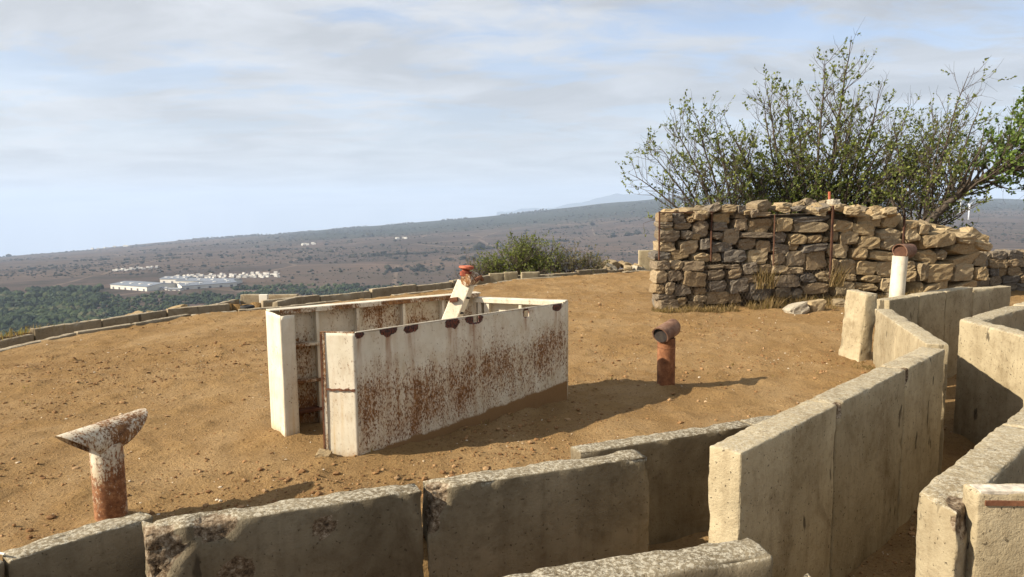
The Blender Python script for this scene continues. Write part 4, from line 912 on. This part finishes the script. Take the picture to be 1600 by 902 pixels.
# root flare of the leaning tree
def bush(name, c, rx, rz, label, seed, leaf, n=26, lpt=6, **kw):
    rg = np.random.default_rng(seed); L = []
    for k in range(n):
        a = rg.uniform(0, 6.283); e = rg.uniform(.1, 1.45); L.append(((c[0]+rx*math.cos(a)*math.cos(e)*1.05, c[1]+rx*math.sin(a)*math.cos(e)*.8, c[2]+rz*math.sin(e)*rg.uniform(.75,1.05)), .014, None))
    return tree(name, c, L, label, seed, leaf, 9, 9, lpt, .04, .015, 'bush', .0035, .2, **kw)
bush('olive_bush', (.30,19.4,-.25), 1.12, 1.10, 'rounded olive-green bush beyond the trench, left of the gabion', 61, 'leaf', 64, 6)
bush('olive_bush', (-.45,19.2,-.3), .6, .65, 'low fringe of olive bush at the left foot of the rounded bush', 62, 'leaf', 26, 8)
bush('dry_bush', (1.65,19.5,-.25), 1.0, .80, 'dry greyish bush right of the rounded olive bush', 63, 'leaf_dry', 28, 4)
bush('dry_bush', (2.1,19.7,-.25), .45, .7, 'small yellow-green dry bush beside the rubble heap', 65, 'leaf_dry', 14, 6)
bush('thorn_bush', (-1.0,18.7,-.35), .5, .62, 'bare thorny bush behind the instrument post head', 66, 'leaf_dry', 14, 1)
# lone bare tree on the slope below
zt_ = float(hill(np.array([-33.]), np.array([56.]))[0][0])
tree('bare_tree', (-33.,56.,zt_), [((-34.0,56,zt_+(14.5)),.20,None), ((-32.4,56.4,zt_+14.9),.09,None), ((-31.6,55.6,zt_+13.6),.08,None), ((-34.8,56.2,zt_+13.4),.08,None), ((-33.2,55.2,zt_+15.2),.08,None)],
     'lone half-bare tree on the slope in front of the green wood', 71, 'leaf', 1.6, 2.2, 4, .26, .09, rmin=.022)

# ================================================================ FAR VEGETATION
r0 = np.random.default_rng(17)
def scatter(n, u0, u1, y0, y1, pw=1.):
    Y = (y0**2 + (y1**2-y0**2)*r0.random(n)**pw)**.5; U = r0.uniform(u0, u1, n); return U*Y, Y
def plants(name, X, Y, rad, hfac, mat, seed, base, jit=.28, lobes=1):
    Z, _ = hill(X, Y); P, S, Tn = [], [], []
    for k in range(lobes):
        o1 = r0.normal(0, .42, (len(X), 2))*rad[:, None]*(lobes > 1); rs = rad*(1 if k == 0 else r0.uniform(.5,.85,len(X)))
        P.append(np.stack([X+o1[:,0], Y+o1[:,1], Z + rs*hfac*.75 + (r0.uniform(0,.5,len(X))*rad if k else 0)], -1)); S.append(np.stack([rs, rs, rs*hfac], -1)); Tn.append(np.clip(fbm2(X/60., Y/60., 3, seed)*1.5-.3 + r0.normal(0, .16, len(X)), 0, 1))
    return blobs(name, np.concatenate(P), np.concatenate(S), np.concatenate(Tn), mat, base, jit, seed)
X, Y = scatter(4300, -1.02, -.555, 640, 1420)
edge_ = (-.575 + .05*(fbm2(Y/140., Y*0, 3, 41)-.5)*2); k = (X/Y < edge_) & (fbm2(X/70., Y/70., 3, 42) > .36); X, Y = X[k], Y[k]
plants('woodland', X, Y, r0.uniform(3.0,7.5,len(X)), .85, 'wood_far', 51, (ICO1V, ICO1F), .30, 3)
X, Y = scatter(6800, -.60, .12, 620, 1430); fld = fbm2(X/130., Y/95., 4, 43)
k = fld > np.interp(X/Y, [-.6,-.3,-.1,.12], [.40,.42,.47,.56]); k &= ~((Y > 1330) & (X/Y < -.40)); X, Y = X[k], Y[k]
plants('scrub_trees', X, Y, r0.uniform(1.8,4.8,len(X)), .8, 'wood_far', 53, (ICO1V, ICO1F), .28, 2)
X, Y = scatter(30000, -.85, .95, 1250, 6400, 1.25); fld = fbm2(X/520., Y/330., 4, 44); 
k = (fld + r0.normal(0,.045,len(X)) > np.interp(X/Y, [-.6,-.35,-.2], [.60,.56,.52])) & ~((X/Y < -.36) & (Y < 1800) & (X/Y > -.60)); X, Y = X[k], Y[k]
plants('far_brush', X, Y, (1.1+r0.exponential(1.1,len(X)))*(.8+Y/6000.), .6, 'brush_far', 54, (ICO1V, ICO1F), .25)
HX, HY = [], []
for (u0, y0, u1, y1, n_) in ((.02,2650,.26,2900,190),(-.30,2300,-.02,2480,170),(-.62,2900,-.30,3150,150),(-.18,1750,.10,1820,160),(.0,3500,.25,3700,150),(-.50,3900,-.15,4200,150),(-.10,2050,.16,2000,120)):
    t = r0.random(n_); k = fbm2(t*9., t*0+u0*50, 3, 91) > .42; t = t[k]; yy = y0+(y1-y0)*t + r0.normal(0, 22, len(t)); HX.append((u0+(u1-u0)*t)*yy); HY.append(yy)
HX, HY = np.concatenate(HX), np.concatenate(HY); plants('hedgerow_trees', HX, HY, 2.2+r0.exponential(2.2, len(HX)), .7, 'brush_far', 56, (ICO1V, ICO1F), .3, 2)
# trees standing on the skyline ridge
X, Y = scatter(900, -.47, .05, 6400, 6900); k = fbm2(X/160., Y*0, 4, 81) > .46; X, Y = X[k], Y[k]; plants('ridge_trees', X, Y, r0.uniform(3,9,len(X)), .8, 'brush_far', 55, (ICO1V, ICO1F), .3)

# ================================================================ BUILDINGS ON THE PLAIN
def pz(x, y): return float(plain(np.array([float(x)]), np.array([float(y)]))[0])
def shed(cx_, cy_, L, Wd, h, rz, label, ndoor=6, ridge=3.2):
    s = empty('warehouse', (cx_, cy_, pz(cx_, cy_)-.6), rz); tag(s, label, 'warehouse', 'white warehouses on the plain')
    a, b = L/2, Wd/2
    mb = MB(); mb.add([(-a,-b,0),(a,-b,0),(a,b,0),(-a,b,0),(-a,-b,h),(a,-b,h),(a,b,h),(-a,b,h),(-a,0,h+ridge),(a,0,h+ridge)], [(0,1,5,4),(2,3,7,6),(1,2,6,9,5),(3,0,4,8,7)]); mb.build('wall', M['shed_wall'], s)
    rf = MB(); e = 1.2
    for sg in (-1, 1):
        rf.add([(-a-e, sg*(b+e), h-.3),(a+e, sg*(b+e), h-.3),(a+e, 0, h+ridge+.25),(-a-e, 0, h+ridge+.25),(-a-e, sg*(b+e), h+.2),(a+e, sg*(b+e), h+.2),(a+e, 0, h+ridge+.7),(-a-e, 0, h+ridge+.7)], [(0,1,2,3),(7,6,5,4),(0,4,5,1),(1,5,6,2),(3,2,6,7),(0,3,7,4)])
    r_ = rf.build('roof', M['shed_roof'], s)
    for i in range(ndoor):
        x = -a + L*(i+.5)/ndoor; MB().box(x-2.6, x+2.6, -b-.25, -b+.1, 0, h*.5).build('door', M['opening'], s)
    for i in range(4):
        x = -a + L*(i+.5)/4; MB().box(x-3, x+3, -b*.55, -b*.30, h+ridge*.45, h+ridge*.72+.9).build('skylight', M['house_wall'], r_)
shed(-741,1421, 118, 62, 9.0, math.atan2(-54,96)+.0, 'wide white warehouse with a pale grey roof, leftmost on the plain')
shed(-728,1545, 60, 40, 10., R(-12), 'white warehouse with a blank gable behind the leftmost one', 3)
shed(-650,1520, 130, 46, 8.0, R(-14), 'long low grey-roofed warehouse behind the middle of the estate', 6)
shed(-622,1440, 105, 52, 8.0, R(38), 'broad grey-roofed warehouse at the right of the estate', 5)
shed(-690,1395, 36, 14, 4.5, R(-20), 'small white shed in front of the grey-roofed warehouses', 3, 1.2)
shed(-655,1378, 26, 12, 4.0, R(-10), 'smallest white shed beside the scrub in front of the estate', 2, 1.)
hm = bpy.data.meshes.new('house'); 
hv = [(-5,-3.5,0),(5,-3.5,0),(5,3.5,0),(-5,3.5,0),(-5,-3.5,4.6),(5,-3.5,4.6),(5,3.5,4.6),(-5,3.5,4.6),(-5,0,6.6),(5,0,6.6)]
hm.from_pydata(hv, [], [(0,1,5,4),(2,3,7,6),(1,2,6,9,5),(3,0,4,8,7),(4,5,9,8),(6,7,8,9)]); hm.materials.append(M['house_wall']); hm.materials.append(M['house_roof'])
for i in (4, 5): hm.polygons[i].material_index = 1
hm.update()
def village(n, u0, u1, y0, y1, label, group, sc=1., slope=0.):
    done = []
    for _ in range(n*6):
        if len(done) >= n: break
        u = r0.uniform(u0, u1); y = r0.uniform(y0, y1) + slope*(u-u0)/(u1-u0); x = u*y
        if any((x-a)**2 + ((y-b)*.8)**2 < (19*sc)**2 for a, b in done): continue
        done.append((x, y)); o = ob('village_house', hm, None, loc=(x, y, pz(x, y)-.4), rot=(0,0,r0.uniform(-.5,.5)), sc=(sc*r0.uniform(.8,1.3), sc*r0.uniform(.8,1.2), sc*r0.uniform(.8,1.25))); tag(o, label, 'house', group)
village(38, -.565, -.498, 1960, 2040, 'tiny white house in the compact village below the left ridge', 'houses of the compact far village', .72, 130)
village(78, -.475, -.325, 1600, 1720, 'tiny white house in the strung-out town behind the warehouses', 'houses of the town behind the warehouses', .72, 60)
village(6, -.295, -.275, 3500, 3600, 'speck of a white house on the middle plain, left group', 'white specks on the middle plain', 1.3)
village(7, -.162, -.147, 3500, 3600, 'speck of a white house on the middle plain, nearer the picture centre', 'white specks near the centre of the plain', 1.3)
village(8, -.59, -.53, 5900, 6300, 'speck of a white house up on the left skyline', 'white specks on the left skyline', 2.2)

# ---- wind turbines
def turbine(x, y, h, rb, spin, label):
    t = empty('wind_turbine', (x, y, pz(x, y)-1), math.atan2(-x, y)*-1*0 + R(20)); tag(t, label, 'wind turbine', 'wind turbines on the far plain')
    MB().tube([(0,0,0),(0,0,h*.5),(0,0,h)], [3.0,2.5,1.8], 12).build('tower', M['turbine_white'], t, smooth=True)
    nc = MB().box(-2.0,2.0,-4,6,h-1.8,h+2.4).build('nacelle', M['turbine_white'], t, bevel=.5)
    MB().tube([(0,-6.5,h+.3),(0,-5.5,h+.3),(0,-4,h+.3)], [.6,1.8,2.0], 10).build('hub', M['turbine_white'], nc)
    for k in range(3):
        a = spin + 2*math.pi*k/3; d = Vector((math.sin(a), 0, math.cos(a))); c = Vector((0,-5.3,h+.3)); e = d.cross(Vector((0,1,0)))
        V = []
        for f_, wd, th_ in ((.03,1.0,.9),(.2,2.4,.5),(.6,1.6,.3),(1.,.4,.12)):
            for sx, sy in ((-1,-1),(1,-1),(1,1),(-1,1)): V.append(c + d*rb*f_ + e*wd*sx*.8 + Vector((0,th_*sy,0)))
        F = [(3,2,1,0),(12,13,14,15)] + [(i*4+j, i*4+(j+1)%4, i*4+4+(j+1)%4, i*4+4+j) for i in range(3) for j in range(4)]
        MB().add(V, F).build('blade', M['turbine_white'], t)
turbine(1922, 3000, 66, 28, .9, 'wind turbine with the thickest tower, right of the others')
turbine(1990, 3230, 50, 30, -1.05, 'leftmost wind turbine of the close three, blade pointing left')
turbine(2262, 3600, 66, 30, .35, 'middle wind turbine between the other two')
turbine(1004, 4200, 46, 24, .3, 'tiny single wind turbine seen over the left end of the gabion')
